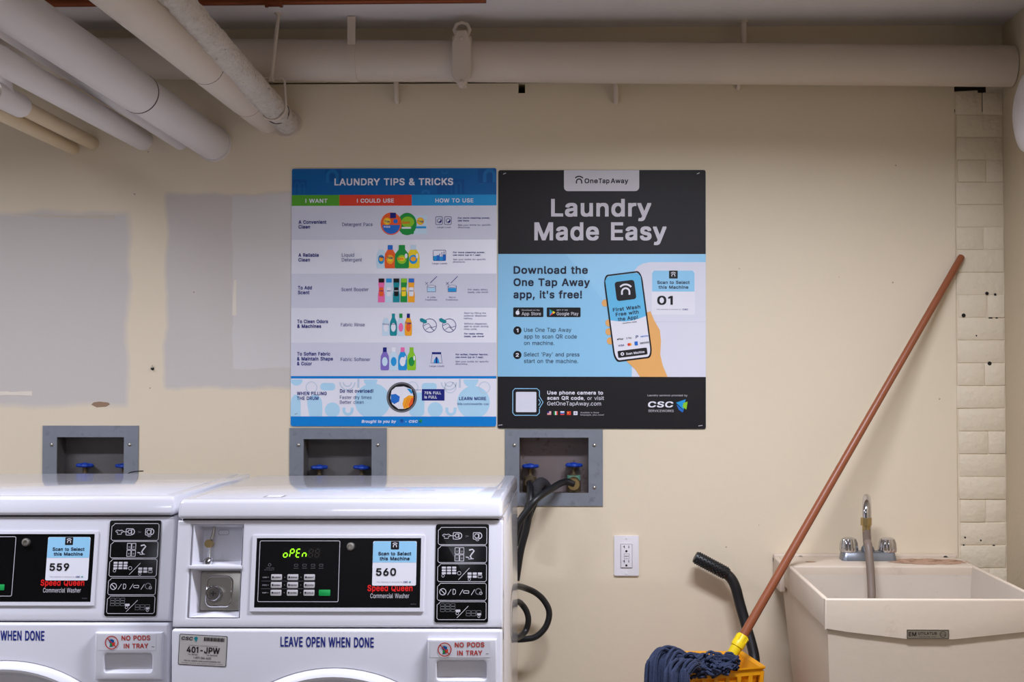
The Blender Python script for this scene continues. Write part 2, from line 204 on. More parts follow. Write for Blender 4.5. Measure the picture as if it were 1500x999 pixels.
',-48,48,-48,58,-30,67,-12,81,26,86,46,91,82,92,104,91,132,80,192,71,222,61,246,49,268,46,270,22,270,20,268,41,214,50,186,54,168,60,128,61,104,60,80,57,58,51,34,42,6;%338|247,-4,266,-3,278,2,'
'288,11,295,20,299,34,300,64,299,74,295,86,287,98,278,105,266,111,252,112,236,111,222,105,213,96,206,86,201,70,200,48,202,34,206,20,214,11,222,2,236,-3|67,0,96,1,269,254,240,253|250,17,238,20'
',232,26,227,40,226,60,228,72,232,81,240,88,252,90,262,88,269,80,273,70,274,48,273,36,268,26,262,20|84,142,104,143,116,149,123,156,132,168,137,184,138,206,136,220,132,232,124,244,114,251,102,'
'257,88,258,74,257,60,251,51,242,43,232,38,216,37,194,39,180,43,168,50,158,60,149,72,143|86,164,76,166,69,174,65,184,64,206,65,218,70,227,78,234,88,236,98,234,106,226,111,214,112,194,110,182,'
'105,172,98,166;+227|99,18,128,18,128,86,194,86,195,88,194,113,128,114,128,180,126,182,99,182,98,113,32,113,31,112,32,86,99,86;>227|32,10,34,9,192,88,193,90,193,110,32,191,32,160,33,158,152,1'
'02,154,100,152,97,33,40,32,38')
GLYPHS_B = ('A255|-1,0,53,0,77,64,80,66,162,65,188,0,240,0,240,20,148,254,92,254,90,253,-2,20|96,110,94,112,120,179,145,111;B243|20,0,134,0,162,2,186,10,199,19,210,31,217,46,219,62,219,82,217,98,211,114,'
'202,124,191,134,198,140,208,160,209,191,207,208,200,224,190,236,174,245,156,252,132,254,20,254|72,46,72,106,114,107,130,105,144,101,152,95,161,86,166,76,165,67,156,56,138,48,112,45|72,151,72'
',209,110,210,130,207,146,199,155,188,156,180,152,170,144,163,134,156,122,152,114,151;C270|116,-2,164,-2,180,2,198,9,212,18,223,28,234,41,242,57,246,73,246,92,194,92,185,72,169,56,158,50,136,'
'44,122,46,102,54,85,68,72,87,64,108,63,127,64,146,72,167,86,188,102,200,118,207,136,210,158,204,168,199,185,183,194,162,246,162,246,180,242,197,234,213,224,226,212,237,196,245,180,252,162,25'
'6,144,258,108,257,80,250,64,243,42,226,32,212,25,202,18,187,13,167,10,137,11,100,18,68,25,53,33,40,42,29,53,20,64,11,92,1;D266|20,0,120,0,138,1,156,4,186,14,198,23,208,31,220,43,227,54,233,6'
'8,240,100,241,137,240,156,233,187,227,201,210,223,186,240,172,246,158,251,142,253,124,254,20,254|72,46,72,208,74,210,100,209,128,207,150,199,162,189,168,185,180,167,187,145,188,139,189,127,1'
'87,110,179,88,168,71,150,56,126,47,98,45;E224|20,0,198,0,198,45,74,45,72,47,72,105,186,106,188,107,188,151,72,151,72,209,196,210,196,254,20,254;F220|20,0,72,0,72,103,183,103,182,147,72,148,7'
'2,208,74,210,194,210,194,254,20,254;G275|116,-2,144,-3,172,0,198,9,218,23,234,40,246,66,249,93,249,136,248,137,132,137,132,93,194,92,188,76,177,63,162,52,146,46,134,44,122,45,102,54,85,68,72'
',87,64,108,63,127,64,146,72,167,86,188,102,200,118,207,136,210,158,204,174,192,184,183,194,161,247,162,247,180,242,197,235,212,224,224,212,236,198,245,180,252,162,256,142,258,106,257,88,253,'
'64,243,44,227,32,213,18,187,13,167,10,137,11,100,18,67,31,42,52,20,66,11,78,6,92,1;H273|20,0,72,0,72,106,74,108,186,107,186,0,238,0,238,254,186,254,186,153,184,152,72,152,72,254,20,254;I111|'
'22,0,72,0,74,1,74,253,72,254,24,254,22,253;J213|80,-2,104,-3,134,2,157,15,166,25,173,38,177,51,178,68,178,254,128,254,126,253,126,86,123,66,114,53,100,45,92,43,84,45,72,53,62,67,58,98,7,98,8'
',51,12,37,18,25,28,15,52,2;K248|20,0,72,0,72,77,98,102,176,0,233,0,233,20,140,141,233,234,233,254,172,254,72,155,72,254,20,254;L211|20,0,190,0,191,1,190,45,72,46,72,253,70,254,22,254,20,253;'
'M329|20,0,71,0,72,143,132,1,134,0,180,0,182,1,242,142,242,0,294,0,294,254,228,254,158,83,86,254,20,254;N277|20,0,70,0,72,1,72,162,182,1,242,0,242,254,190,254,189,253,188,93,78,253,20,254;O28'
'2|116,-2,150,-3,174,1,200,10,213,19,226,30,242,53,253,83,256,99,257,118,256,154,253,172,242,202,224,226,202,243,186,250,160,257,144,258,108,257,80,250,64,242,42,226,25,202,17,184,11,155,10,1'
'17,13,88,18,67,32,42,44,28,53,20,64,11,92,1|132,44,122,46,104,53,85,67,73,85,64,108,63,127,64,146,73,169,85,187,104,201,122,208,134,210,146,208,164,201,181,187,195,166,202,146,204,127,202,10'
'8,194,87,181,67,164,53,146,46;P237|20,0,72,0,72,86,128,86,154,89,176,97,192,107,205,123,212,140,214,159,214,180,212,200,204,219,192,233,176,244,154,252,130,254,20,254|72,131,72,209,106,209,1'
'24,207,138,203,150,195,157,186,161,170,157,155,148,144,138,137,124,133,106,131;Q282|190,-22,242,-22,244,-21,243,-3,221,25,234,40,243,55,253,83,256,100,257,118,256,154,253,172,243,200,226,225'
',214,234,200,244,190,249,178,253,160,257,122,258,96,255,78,249,64,243,42,226,25,202,18,187,11,154,10,118,11,99,18,67,32,42,42,30,53,20,66,11,90,2,108,-2,144,-3,172,0|132,44,122,46,104,53,85,'
'67,73,85,64,108,63,127,64,146,73,169,85,187,104,201,122,208,134,210,146,208,164,201,181,187,195,166,202,146,204,127,202,108,195,88,184,72,182,73,166,93,114,92,114,74,136,46,136,44;R239|20,0,'
'72,0,72,90,74,92,114,91,168,0,224,1,224,19,176,100,177,102,193,112,205,126,212,142,215,164,215,182,212,202,206,218,193,233,178,244,156,252,130,254,20,254|72,138,72,209,106,209,124,208,136,20'
'5,148,197,157,188,161,173,158,160,150,150,140,142,120,138;S238|96,-3,122,-4,148,-2,172,5,190,16,202,28,211,47,214,64,214,83,212,97,207,111,198,121,188,129,166,141,94,162,76,173,70,182,70,186'
',74,193,83,202,94,208,110,212,124,210,141,203,152,191,160,175,210,176,210,194,207,211,199,226,185,239,168,249,148,256,124,258,102,258,80,256,60,249,42,239,28,227,19,209,16,191,16,171,20,151,'
'33,135,56,120,82,111,126,99,138,94,155,83,161,75,161,71,155,62,144,53,132,46,118,43,110,42,92,46,80,51,72,59,65,69,62,81,9,81,9,63,13,44,22,28,34,15,56,4,76,-2;T239|86,0,136,0,138,1,138,209,'
'218,210,218,254,6,254,6,210,84,210,86,208;U274|114,-3,140,-4,166,-1,192,8,210,20,225,36,235,55,239,81,238,254,186,254,186,102,184,85,178,71,168,59,154,50,140,45,130,44,120,45,106,50,91,59,80'
',71,74,85,72,102,72,254,20,254,20,81,23,57,32,37,50,19,66,8,88,0;V255|92,0,148,0,150,1,240,234,240,254,188,254,186,253,120,76,52,253,50,254,-2,253,-2,234;W358|68,0,125,0,172,157,218,0,275,0,'
'345,234,344,254,292,254,246,93,245,94,200,254,143,254,98,93,96,94,51,254,-2,254,-2,234;X252|0,0,56,0,118,84,181,0,237,0,237,20,155,130,232,234,232,254,177,254,120,176,62,254,6,254,6,234,83,1'
'30,0,20;Y251|92,0,144,0,144,97,237,234,238,253,236,254,181,254,130,178,118,159,56,254,-2,253,-1,234,92,97;Z234|11,0,210,0,210,45,84,46,208,214,208,254,10,254,10,210,135,209,11,40;a210|62,-3,'
'90,-4,106,-3,126,5,130,0,178,0,178,134,177,152,171,167,163,178,154,185,142,191,130,195,118,197,80,196,56,193,42,187,29,178,19,168,10,154,11,136,40,127,60,127,68,138,76,144,84,149,98,152,110,'
'149,118,145,126,131,122,127,114,125,78,120,40,113,28,108,20,102,12,93,8,85,5,69,5,49,7,34,14,21,24,11,36,2,52,-3|82,41,68,46,61,52,58,58,63,65,70,70,86,76,110,80,127,81,126,71,123,64,114,53,'
'102,45,92,41;b227|97,-3,126,-4,148,-1,167,8,184,22,195,38,203,62,205,105,203,132,195,154,183,172,166,185,148,194,124,197,88,196,68,187,67,254,18,254,16,253,16,1,18,0,64,0,66,1,66,6,68,7,76,2'
',88,-3|108,42,92,48,80,59,72,75,68,88,67,98,72,121,80,134,92,145,104,151,110,152,116,151,130,145,140,135,148,121,153,106,153,97,153,88,148,73,140,59,128,48,116,43;c213|90,-3,128,-3,152,4,172'
',17,181,25,187,36,191,47,191,64,190,66,162,73,144,73,141,72,136,59,124,49,118,45,108,42,96,43,84,49,74,58,64,74,59,96,64,120,74,135,84,144,96,150,108,151,124,144,135,135,142,122,162,122,191,'
'128,191,147,180,168,164,183,140,194,116,196,94,196,68,194,50,186,32,172,19,155,10,132,7,106,7,86,10,61,18,39,31,22,48,8,68,-1;d227|84,-3,124,-3,144,7,146,6,146,1,148,0,196,0,196,254,145,254,'
'144,187,124,195,120,196,88,197,64,194,46,185,32,174,17,153,10,131,7,106,7,88,10,61,17,39,30,22,46,8,64,-1|100,42,84,49,72,60,64,73,60,88,59,98,64,121,72,135,83,145,96,151,102,152,108,151,122'
',145,132,134,140,121,145,97,140,73,132,58,120,48,108,43;e217|92,-3,134,-3,152,2,166,10,178,19,187,29,192,41,192,60,164,67,144,67,139,59,132,52,118,43,108,41,100,42,86,48,74,56,65,68,62,77,64'
',79,196,79,196,108,194,130,189,150,180,165,169,177,158,185,146,191,128,195,94,197,72,194,68,194,48,186,29,170,18,153,10,130,7,105,7,85,10,61,18,38,31,22,48,8,70,-1|64,121,64,126,72,136,82,14'
'4,96,151,102,152,108,151,122,145,131,136,140,122,138,121;f142|30,0,81,0,81,151,82,152,122,152,124,153,124,194,82,195,81,196,82,204,87,213,96,218,124,217,131,241,131,258,128,260,114,264,84,26'
'4,70,263,58,258,47,252,39,244,32,233,30,219,30,195,-7,194,-7,152,28,152,30,151;g228|84,-69,114,-70,128,-68,156,-63,172,-55,183,-44,193,-25,196,-2,196,194,148,195,147,193,147,187,146,186,138,'
'191,124,196,88,197,66,194,44,184,30,172,17,154,10,132,7,108,7,88,10,63,18,41,30,25,48,11,66,5,86,2,108,2,124,4,145,12,142,-3,132,-16,114,-24,100,-26,86,-22,72,-13,60,0,40,0,16,-13,16,-33,31,'
'-51,42,-58,56,-65,74,-69|100,48,96,48,84,54,72,64,64,76,59,99,64,121,72,134,84,145,96,151,102,152,110,151,121,145,132,135,141,120,145,107,145,98,145,89,140,76,132,62,120,53,108,48;h220|16,0,'
'67,0,67,104,68,120,73,131,82,140,90,147,104,151,114,149,125,141,135,127,138,109,138,0,188,0,189,1,189,130,187,151,181,165,170,180,158,189,142,194,124,196,104,196,84,194,68,187,67,253,66,254,'
'18,254,16,253;i98|16,0,66,0,67,1,67,193,66,195,18,195,16,193|30,205,52,205,58,206,66,210,72,216,73,224,73,244,72,250,66,256,60,259,52,261,32,261,18,257,12,250,11,242,12,217,18,210;j98|-15,-6'
'5,14,-66,30,-65,42,-60,52,-53,62,-39,65,-29,67,-13,67,193,66,195,18,195,16,193,15,-5,10,-14,2,-20,-15,-22|30,205,52,205,60,207,68,212,73,224,73,242,71,250,66,257,52,261,32,261,18,257,12,250,'
'10,242,10,224,12,217,18,210;k205|16,0,67,0,67,64,76,72,137,0,194,0,196,1,195,20,120,109,189,175,190,177,189,194,132,194,68,134,67,253,66,254,18,254,16,253;l110|57,0,80,-1,98,1,100,2,100,20,9'
'5,43,74,44,70,48,68,54,67,65,67,253,66,254,18,254,16,253,16,38,19,22,28,9,40,2;m320|16,0,67,0,68,123,73,134,80,142,88,148,100,152,106,151,116,144,124,134,127,121,127,0,178,0,179,125,183,135,'
'190,142,198,148,208,152,214,151,226,145,235,135,236,131,238,117,238,0,288,0,288,139,286,156,280,171,272,182,258,191,244,195,228,197,194,196,170,187,160,179,154,186,140,194,120,197,88,196,76,'
'193,68,189,66,189,66,193,64,195,16,194;n220|16,0,67,0,67,104,68,120,73,131,82,140,90,147,104,151,114,149,125,141,135,127,138,109,138,0,189,0,189,129,186,150,180,167,170,179,158,189,142,194,1'
'24,196,104,196,84,194,68,187,66,188,66,193,64,195,16,194;o223|90,-3,114,-4,138,-1,160,8,178,23,190,39,198,61,201,87,201,107,198,132,190,153,177,171,160,184,138,194,114,196,94,196,68,194,48,1'
'86,32,172,19,155,10,132,7,106,7,86,10,61,18,39,31,22,48,8,68,-1|100,42,84,49,72,60,64,74,60,88,59,97,64,119,72,134,84,144,96,150,104,151,112,150,124,144,136,134,144,119,149,96,144,74,136,59,'
'124,48,110,43;p227|16,-65,67,-65,68,6,80,0,92,-3,124,-4,148,-1,168,9,183,22,195,38,203,63,205,105,203,132,195,154,184,171,164,186,148,194,126,196,88,195,68,186,66,187,66,193,64,195,16,194|10'
'8,42,92,48,80,59,72,75,68,88,67,98,72,121,80,134,92,145,104,151,110,152,116,151,130,145,140,135,148,121,153,106,153,97,153,88,148,73,140,59,128,48,116,43;q227|145,-65,194,-66,196,-64,196,193'
',194,195,148,195,146,193,146,187,144,186,124,196,88,197,64,194,46,185,32,174,17,153,10,132,7,106,7,86,11,57,17,38,30,22,46,8,64,-1,88,-4,120,-3,124,-3,145,6|100,42,84,49,72,60,64,73,60,88,59'
',98,64,121,72,135,83,145,96,151,102,152,108,151,122,145,132,134,140,121,145,97,140,73,132,58,120,48,108,43;r145|16,0,67,0,67,109,68,122,73,132,80,139,90,145,104,150,132,150,132,196,96,196,80'
',194,68,190,64,195,16,194;s197|72,-3,102,-4,116,-2,140,3,156,13,166,23,173,35,176,49,176,68,172,85,162,98,146,109,126,116,96,122,82,126,72,131,67,138,76,147,88,152,94,153,100,152,111,146,119'
',139,124,129,144,129,172,135,172,153,167,165,160,175,148,185,138,191,122,195,84,197,64,195,48,190,32,182,23,172,16,159,13,146,13,127,17,110,26,96,44,86,64,79,108,69,116,63,121,57,120,55,112,'
'47,98,42,90,41,84,42,72,47,63,55,56,67,36,68,8,62,8,43,13,29,22,17,32,9,46,2,62,-3;t129|70,-1,98,-2,114,0,117,2,117,20,111,43,84,44,78,48,74,53,73,64,73,151,74,152,112,152,112,193,110,195,73'
',195,72,237,24,237,22,236,22,195,-7,194,-7,153,-6,152,20,152,22,151,22,43,26,24,36,11,50,2;u220|76,-2,100,-3,116,-1,122,0,138,7,139,6,139,1,140,0,189,0,188,194,138,194,138,89,136,75,132,63,1'
'24,53,114,47,100,43,92,45,78,53,70,67,67,86,67,194,16,194,16,64,18,43,25,26,35,13,48,4,62,-1;v210|71,0,122,0,124,1,196,175,195,194,142,194,98,79,52,194,0,194,0,175;w299|59,0,109,0,142,104,17'
'4,0,225,0,282,175,282,194,230,194,198,92,168,194,116,194,86,91,84,92,54,194,2,194,1,175;x204|1,0,56,0,94,55,133,0,188,0,188,20,129,98,185,175,185,194,132,195,96,144,60,195,5,194,5,175,61,100'
',1,20;y210|29,-67,56,-68,80,-63,92,-56,106,-40,196,175,195,194,143,194,98,79,52,194,0,194,0,175,67,8,61,-9,50,-20,44,-22,22,-21,21,-23,14,-45,14,-63,16,-64,22,-67;z205|11,0,179,0,178,44,88,4'
'5,176,152,176,194,14,194,14,150,101,149,11,40;0242|99,-2,124,-3,150,0,172,12,189,29,202,52,207,67,212,98,213,137,210,173,207,188,202,200,190,224,170,244,150,254,124,258,102,258,78,254,54,242'
',38,225,25,202,20,187,15,156,14,136,15,99,19,70,24,52,37,29,55,12,76,0|110,44,106,45,92,53,80,67,72,85,66,107,65,127,66,147,72,169,80,188,93,203,106,210,114,212,122,210,134,203,147,188,156,1'
'65,160,146,161,127,160,108,155,86,147,66,132,51,120,44;1165|60,0,110,0,112,1,112,253,110,254,66,254,10,218,10,171,30,171,58,187,60,187;2242|22,0,205,0,204,44,104,45,163,102,178,119,190,136,1'
'99,159,201,172,201,190,198,209,190,227,178,239,164,248,144,255,122,258,102,258,82,255,62,248,46,239,33,223,25,205,23,187,24,168,74,168,75,181,79,192,96,207,110,212,126,208,136,202,144,193,14'
'9,181,145,169,131,149,23,41;3242|94,-2,120,-3,142,-1,164,6,183,18,195,30,204,47,206,67,205,99,204,105,196,120,182,136,178,139,164,147,139,152,196,213,196,254,25,254,26,210,117,209,68,158,68,'
'116,70,115,92,115,110,113,128,108,140,100,148,91,153,80,153,72,147,61,139,53,128,46,110,42,96,46,82,51,74,59,67,68,64,79,12,79,12,61,16,43,26,26,39,14,56,5,76,-1;4242|131,0,180,0,181,49,216,'
'49,217,51,217,93,182,94,181,95,181,165,180,166,131,165,130,94,75,94,164,234,165,253,164,254,114,254,112,253,10,91,10,49,130,49;5242|96,-2,122,-3,144,-1,164,8,180,19,194,35,203,53,205,76,205,'
'96,204,111,198,128,192,140,184,149,170,161,154,168,142,171,128,173,100,173,81,170,85,208,86,210,192,210,192,254,40,254,38,253,24,137,24,117,54,114,74,114,94,124,106,127,114,127,128,121,138,1'
'13,147,103,152,90,152,79,147,66,140,57,128,48,110,43,96,47,86,53,78,61,70,79,20,78,20,60,23,44,32,27,44,15,60,6,78,-1;6242|98,-2,124,-3,144,-1,164,6,180,18,194,33,202,51,204,73,204,94,202,11'
'3,195,130,182,145,166,155,150,162,118,165,170,234,171,253,170,254,116,253,41,151,30,129,24,112,22,93,24,55,32,34,45,19,60,7,80,-1|108,43,96,48,86,56,78,67,74,77,73,83,79,99,87,109,98,117,108'
',121,114,122,128,117,139,109,148,98,152,88,153,82,147,66,138,55,128,47,116,43;7242|39,0,90,0,93,1,205,207,204,254,21,254,22,210,140,210,142,208,39,20;8242|97,-2,124,-3,146,-1,168,6,188,17,19'
'9,29,208,45,210,64,209,96,204,110,198,118,186,130,181,134,190,143,198,159,201,176,201,194,198,213,191,228,178,240,164,249,144,256,124,258,102,258,82,256,64,249,48,240,36,229,28,213,27,208,25'
',195,25,177,28,159,36,143,45,134,30,120,23,110,18,96,16,82,16,64,19,44,28,28,42,15,60,5,78,-1|106,43,94,47,82,54,73,63,69,71,69,76,75,88,84,97,96,103,108,107,114,108,132,103,143,96,151,88,15'
'6,79,157,72,151,62,144,54,132,47,120,43|110,154,98,158,88,165,82,172,78,184,82,194,90,202,100,209,114,212,128,209,136,202,144,194,148,183,144,172,135,164,126,157,116,154;9242|56,0,110,1,168,'
'77,185,103,197,127,202,143,204,160,204,179,202,202,194,220,180,236,166,247,146,255,124,258,102,258,80,255,62,248,44,235,32,221,24,203,22,182,22,161,24,142,31,124,44,110,60,99,76,93,107,89,56'
',20|108,133,96,139,86,146,78,157,74,167,74,174,79,189,88,200,98,207,108,211,114,212,128,207,140,199,148,188,153,171,147,155,138,145,130,139,118,133;.109|34,-1,66,-1,74,4,79,11,81,19,81,38,80'
',43,74,52,66,57,58,58,30,57,22,53,16,46,15,37,16,12,22,4,28,-1;,109|9,-55,52,-55,78,32,78,51,24,51,9,-36;!113|34,-1,68,-1,74,3,80,11,82,19,81,42,76,52,68,57,58,58,30,57,24,53,18,46,16,37,16,'
"18,18,12,24,3,30,-1|24,75,72,74,74,76,76,235,76,253,74,254,24,254,22,253;'118|29,148,74,148,78,234,78,254,25,254,25,233;&239|82,-2,128,-2,146,3,162,10,172,0,226,0,229,1,228,19,201,51,208,66,"
'212,83,214,103,214,122,164,122,163,104,160,97,131,129,156,150,168,167,171,178,172,205,170,220,164,232,156,240,144,249,128,255,110,257,90,257,72,255,58,250,46,242,36,232,30,217,28,203,29,171,'
'34,159,47,140,32,127,22,116,14,107,9,95,7,81,7,63,10,45,17,28,30,15,48,5,64,-1|92,42,82,46,72,51,65,59,60,69,65,81,74,91,84,98,125,51,116,47,102,42|94,172,87,180,80,194,88,206,94,210,102,211'
',113,206,119,199,119,196,112,186;-242|47,88,178,87,178,131,48,131;/140|-3,-35,44,-35,46,-34,127,245,127,264,126,265,80,265,79,264,-3,-15;(152|78,-44,126,-44,128,-43,128,-25,108,15,95,51,90,7'
'2,86,105,87,120,90,141,97,172,105,199,128,250,128,267,126,269,80,269,78,268,66,248,56,224,46,194,40,169,36,141,35,115,35,78,37,61,41,41,52,7,59,-11;)152|10,-44,56,-44,58,-44,77,-11,90,22,96,'
'42,99,59,102,91,102,115,101,141,96,170,90,197,81,224,70,248,59,267,56,269,12,269,9,267,9,250,22,223,40,172,47,141,50,120,51,105,47,72,42,52,30,19,9,-25;%353|237,-4,262,-5,276,-3,288,2,298,10'
',304,18,309,31,310,74,308,90,305,99,298,109,288,115,276,121,262,122,226,121,212,115,204,109,196,99,192,88,190,74,190,45,192,31,196,20,203,11,212,2,226,-3|57,0,106,1,279,234,279,254,230,253,5'
'7,20|248,38,241,44,238,51,237,60,242,75,252,81,260,74,263,66,264,59,263,51,259,43,252,38|74,131,98,131,108,132,114,133,124,137,136,146,142,155,146,166,148,180,148,209,145,226,142,234,134,244'
',126,251,114,257,98,258,62,257,50,251,42,244,33,234,29,223,27,209,27,179,29,166,33,155,40,146,50,139,62,133|86,172,78,180,75,188,74,195,75,202,79,210,88,217,96,210,100,202,101,194,96,179,90,'
'173;+242|89,16,138,16,138,79,204,80,205,81,204,123,138,124,138,186,136,187,89,187,88,124,22,123,21,122,22,80,89,79;>242|23,8,44,8,202,82,203,84,203,120,44,196,23,196,22,147,124,102,22,56')
FONT = {}
for _w, _g in (('R', GLYPHS_R), ('B', GLYPHS_B)):
    for _e in _g.split(';'):
        _p = _e[1:].split('|'); _cs = []
        for _c in _p[1:]:
            _v = [int(q) for q in _c.split(',')]; _cs.append([(_v[i], _v[i+1]) for i in range(0, len(_v), 2)])
        FONT[_w+_e[0]] = (int(_p[0]), _cs)
    FONT[_w+' '] = (135, [])
CAPH = 254.0
_gl = {}; _txt = {}
def glyph_mesh(k):
    if k not in _gl:
        adv, cs = FONT[k]; V = []; Fc = []
        if cs:
            cu = bpy.data.curves.new('t', 'CURVE'); cu.dimensions = '2D'; cu.fill_mode = 'BOTH'
            for q in cs:
                sp = cu.splines.new('POLY'); sp.points.add(len(q)-1); sp.use_cyclic_u = True
                for p, w in zip(sp.points, q): p.co = (w[0], w[1], 0, 1)
            ob = bpy.data.objects.new('t', cu); COL.objects.link(ob); bpy.context.view_layer.update()
            me = bpy.data.meshes.new_from_object(ob)
            V = [(v.co.x, v.co.y) for v in me.vertices]; Fc = [tuple(p.vertices) for p in me.polygons]
            bpy.data.objects.remove(ob); bpy.data.curves.remove(cu); bpy.data.meshes.remove(me)
        _gl[k] = (V, Fc, adv)
    return _gl[k]
def text_mesh(s, bold=0.0):
    w = 'B' if bold > .011 else 'R'; k = (s, w)
    if k not in _txt:
        X = 0; vs = []; fs = []
        for ch in s:
            V, Fc, adv = glyph_mesh(w+ch); n = len(vs)
            vs += [(x+X, y) for x, y in V]; fs += [tuple(n+i for i in f) for f in Fc]; X += adv
        xs = [v[0] for v in vs] or [0, 1]
        _txt[k] = (vs, fs, min(xs), max(xs))
    return _txt[k]

class MB:
    def __init__(s, M=None): s.bm = bmesh.new(); s.mats = []; s.M = M or Matrix()
    def mi(s, m):
        if m not in s.mats: s.mats.append(m)
        return s.mats.index(m)
    def add(s, vs, fs, m):
        i = s.mi(m); v = [s.bm.verts.new(s.M @ Vector(p)) for p in vs]; out = []
        for f in fs:
            try: q = s.bm.faces.new([v[k] for k in f]); q.material_index = i; out.append(q)
            except ValueError: pass
        return v, out
    def box(s, a, b, m, bev=0, seg=2):
        (x0, y0, z0), (x1, y1, z1) = [tuple(min(a[i], b[i]) for i in range(3)), tuple(max(a[i], b[i]) for i in range(3))]
        return s.hexa([(x0, y0, z0), (x1, y0, z0), (x1, y1, z0), (x0, y1, z0), (x0, y0, z1), (x1, y0, z1), (x1, y1, z1), (x0, y1, z1)], m, bev, seg)
    def hexa(s, p, m, bev=0, seg=2):
        v, f = s.add(p, [(0, 3, 2, 1), (4, 5, 6, 7), (0, 1, 5, 4), (1, 2, 6, 5), (2, 3, 7, 6), (3, 0, 4, 7)], m)
        if bev:
            es = list({e for q in f for e in q.edges})
            r = bmesh.ops.bevel(s.bm, geom=es, offset=bev, segments=seg, profile=.5, affect='EDGES', clamp_overlap=True)
            for q in r['faces']: q.material_index = s.mi(m)
        return s
    def tube(s, pts, r, m, n=14, caps=True, closed=False, wob=0):
        pts = [Vector(p) for p in pts]; N = len(pts)
        rs = r if isinstance(r, (list, tuple)) else [r]*N
        T = []
        for i in range(N):
            a = pts[(i-1) % N] if (i or closed) else pts[i]; b = pts[(i+1) % N] if (i < N-1 or closed) else pts[i]
            T.append((b-a).normalized())
        up = Vector((0, 0, 1)) if abs(T[0].z) < .9 else Vector((1, 0, 0))
        u = T[0].cross(up).normalized(); vs = []; fs = []
        for i in range(N):
            u = (u - T[i]*u.dot(T[i])).normalized(); w = T[i].cross(u)
            for k in range(n):
                a = 2*PI*k/n; p = pts[i]+(u*math.cos(a)+w*math.sin(a))*rs[i]
                if wob: p += (p-pts[i]).normalized()*wob*mnoise.noise(p*38)+(p-pts[i]).normalized()*wob*.7*(.5-abs(mnoise.noise(p*90)))
                vs.append(p)
        M = N if closed else N-1
        for i in range(M):
            j = (i+1) % N
            for k in range(n): fs.append((i*n+k, i*n+(k+1) % n, j*n+(k+1) % n, j*n+k))
        if caps and not closed:
            fs.append(tuple(range(n-1, -1, -1))); fs.append(tuple((N-1)*n+k for k in range(n)))
        s.add(vs, fs, m); return s
    def lathe(s, prof, m, n=24, M=None):
        vs = []; fs = []; N = len(prof); M = M or Matrix()
        for r, z in prof:
            for k in range(n): vs.append(M @ Vector((r*math.cos(2*PI*k/n), r*math.sin(2*PI*k/n), z)))
        for i in range(N-1):
            for k in range(n): fs.append((i*n+k, i*n+(k+1) % n, (i+1)*n+(k+1) % n, (i+1)*n+k))
        if prof[0][0] > 1e-5: fs.append(tuple(range(n-1, -1, -1)))
        if prof[-1][0] > 1e-5: fs.append(tuple((N-1)*n+k for k in range(n)))
        s.add(vs, fs, m); return s
    def prism(s, poly, y0, y1, m, bev=0):
        """outline in x,z extruded along y"""
        n = len(poly); vs = [(x, y0, z) for x, z in poly]+[(x, y1, z) for x, z in poly]
        fs = [tuple(range(n)), tuple(range(2*n-1, n-1, -1))]+[(i, (i+1) % n, n+(i+1) % n, n+i) for i in range(n)]
        v, f = s.add(vs, fs, m)
        if bev:
            es = [e for e in f[0].edges]
            r = bmesh.ops.bevel(s.bm, geom=es, offset=bev, segments=3, profile=.5, affect='EDGES', clamp_overlap=True)
            for q in r['faces']: q.material_index = s.mi(m)
        return s
    def plate(s, x0, x1, z0, z1, y0, y1, holes, m, bev=0, corner=0, hcorner=0):
        """slab in the x,z plane from y0 (front) to y1, with rectangular holes"""
        xs = sorted({x0, x1, *[h[0] for h in holes], *[h[1] for h in holes]}); zs = sorted({z0, z1, *[h[2] for h in holes], *[h[3] for h in holes]})
        def solid(i, j):
            if not (0 <= i < len(xs)-1 and 0 <= j < len(zs)-1): return False
            cx = (xs[i]+xs[i+1])/2; cz = (zs[j]+zs[j+1])/2
            return not any(h[0] < cx < h[1] and h[2] < cz < h[3] for h in holes)
        idx = {}; vs = []
        def V(i, j, k):
            if (i, j, k) not in idx: idx[(i, j, k)] = len(vs); vs.append((xs[i], (y0, y1)[k], zs[j]))
            return idx[(i, j, k)]
        fs = []
        for i in range(len(xs)-1):
            for j in range(len(zs)-1):
                if not solid(i, j): continue
                fs.append((V(i, j, 0), V(i+1, j, 0), V(i+1, j+1, 0), V(i, j+1, 0))); fs.append((V(i, j+1, 1), V(i+1, j+1, 1), V(i+1, j, 1), V(i, j, 1)))
                if not solid(i-1, j): fs.append((V(i, j, 0), V(i, j+1, 0), V(i, j+1, 1), V(i, j, 1)))
                if not solid(i+1, j): fs.append((V(i+1, j+1, 0), V(i+1, j, 0), V(i+1, j, 1), V(i+1, j+1, 1)))
                if not solid(i, j-1): fs.append((V(i+1, j, 0), V(i, j, 0), V(i, j, 1), V(i+1, j, 1)))
                if not solid(i, j+1): fs.append((V(i, j+1, 0), V(i+1, j+1, 0), V(i+1, j+1, 1), V(i, j+1, 1)))
        v, f = s.add(vs, fs, m)
        for rad, want in ((corner, 0), (hcorner, 1)):
            if not rad: continue
            inv = s.M.inverted(); es = set()
            for q in f:
                if not q.is_valid: continue
                for e in q.edges:
                    A, B = inv @ e.verts[0].co, inv @ e.verts[1].co
                    if abs(A.x-B.x) < 1e-6 and abs(A.z-B.z) < 1e-6:
                        outer = (abs(A.x-x0) < 1e-6 or abs(A.x-x1) < 1e-6) and (abs(A.z-z0) < 1e-6 or abs(A.z-z1) < 1e-6)
                        if outer != bool(want): es.add(e)
            sel = [e for e in es if len(e.link_faces) == 2 and e.calc_face_angle(0) > .5]
            r = bmesh.ops.bevel(s.bm, geom=sel, offset=rad, segments=5, profile=.5, affect='EDGES', clamp_overlap=True)
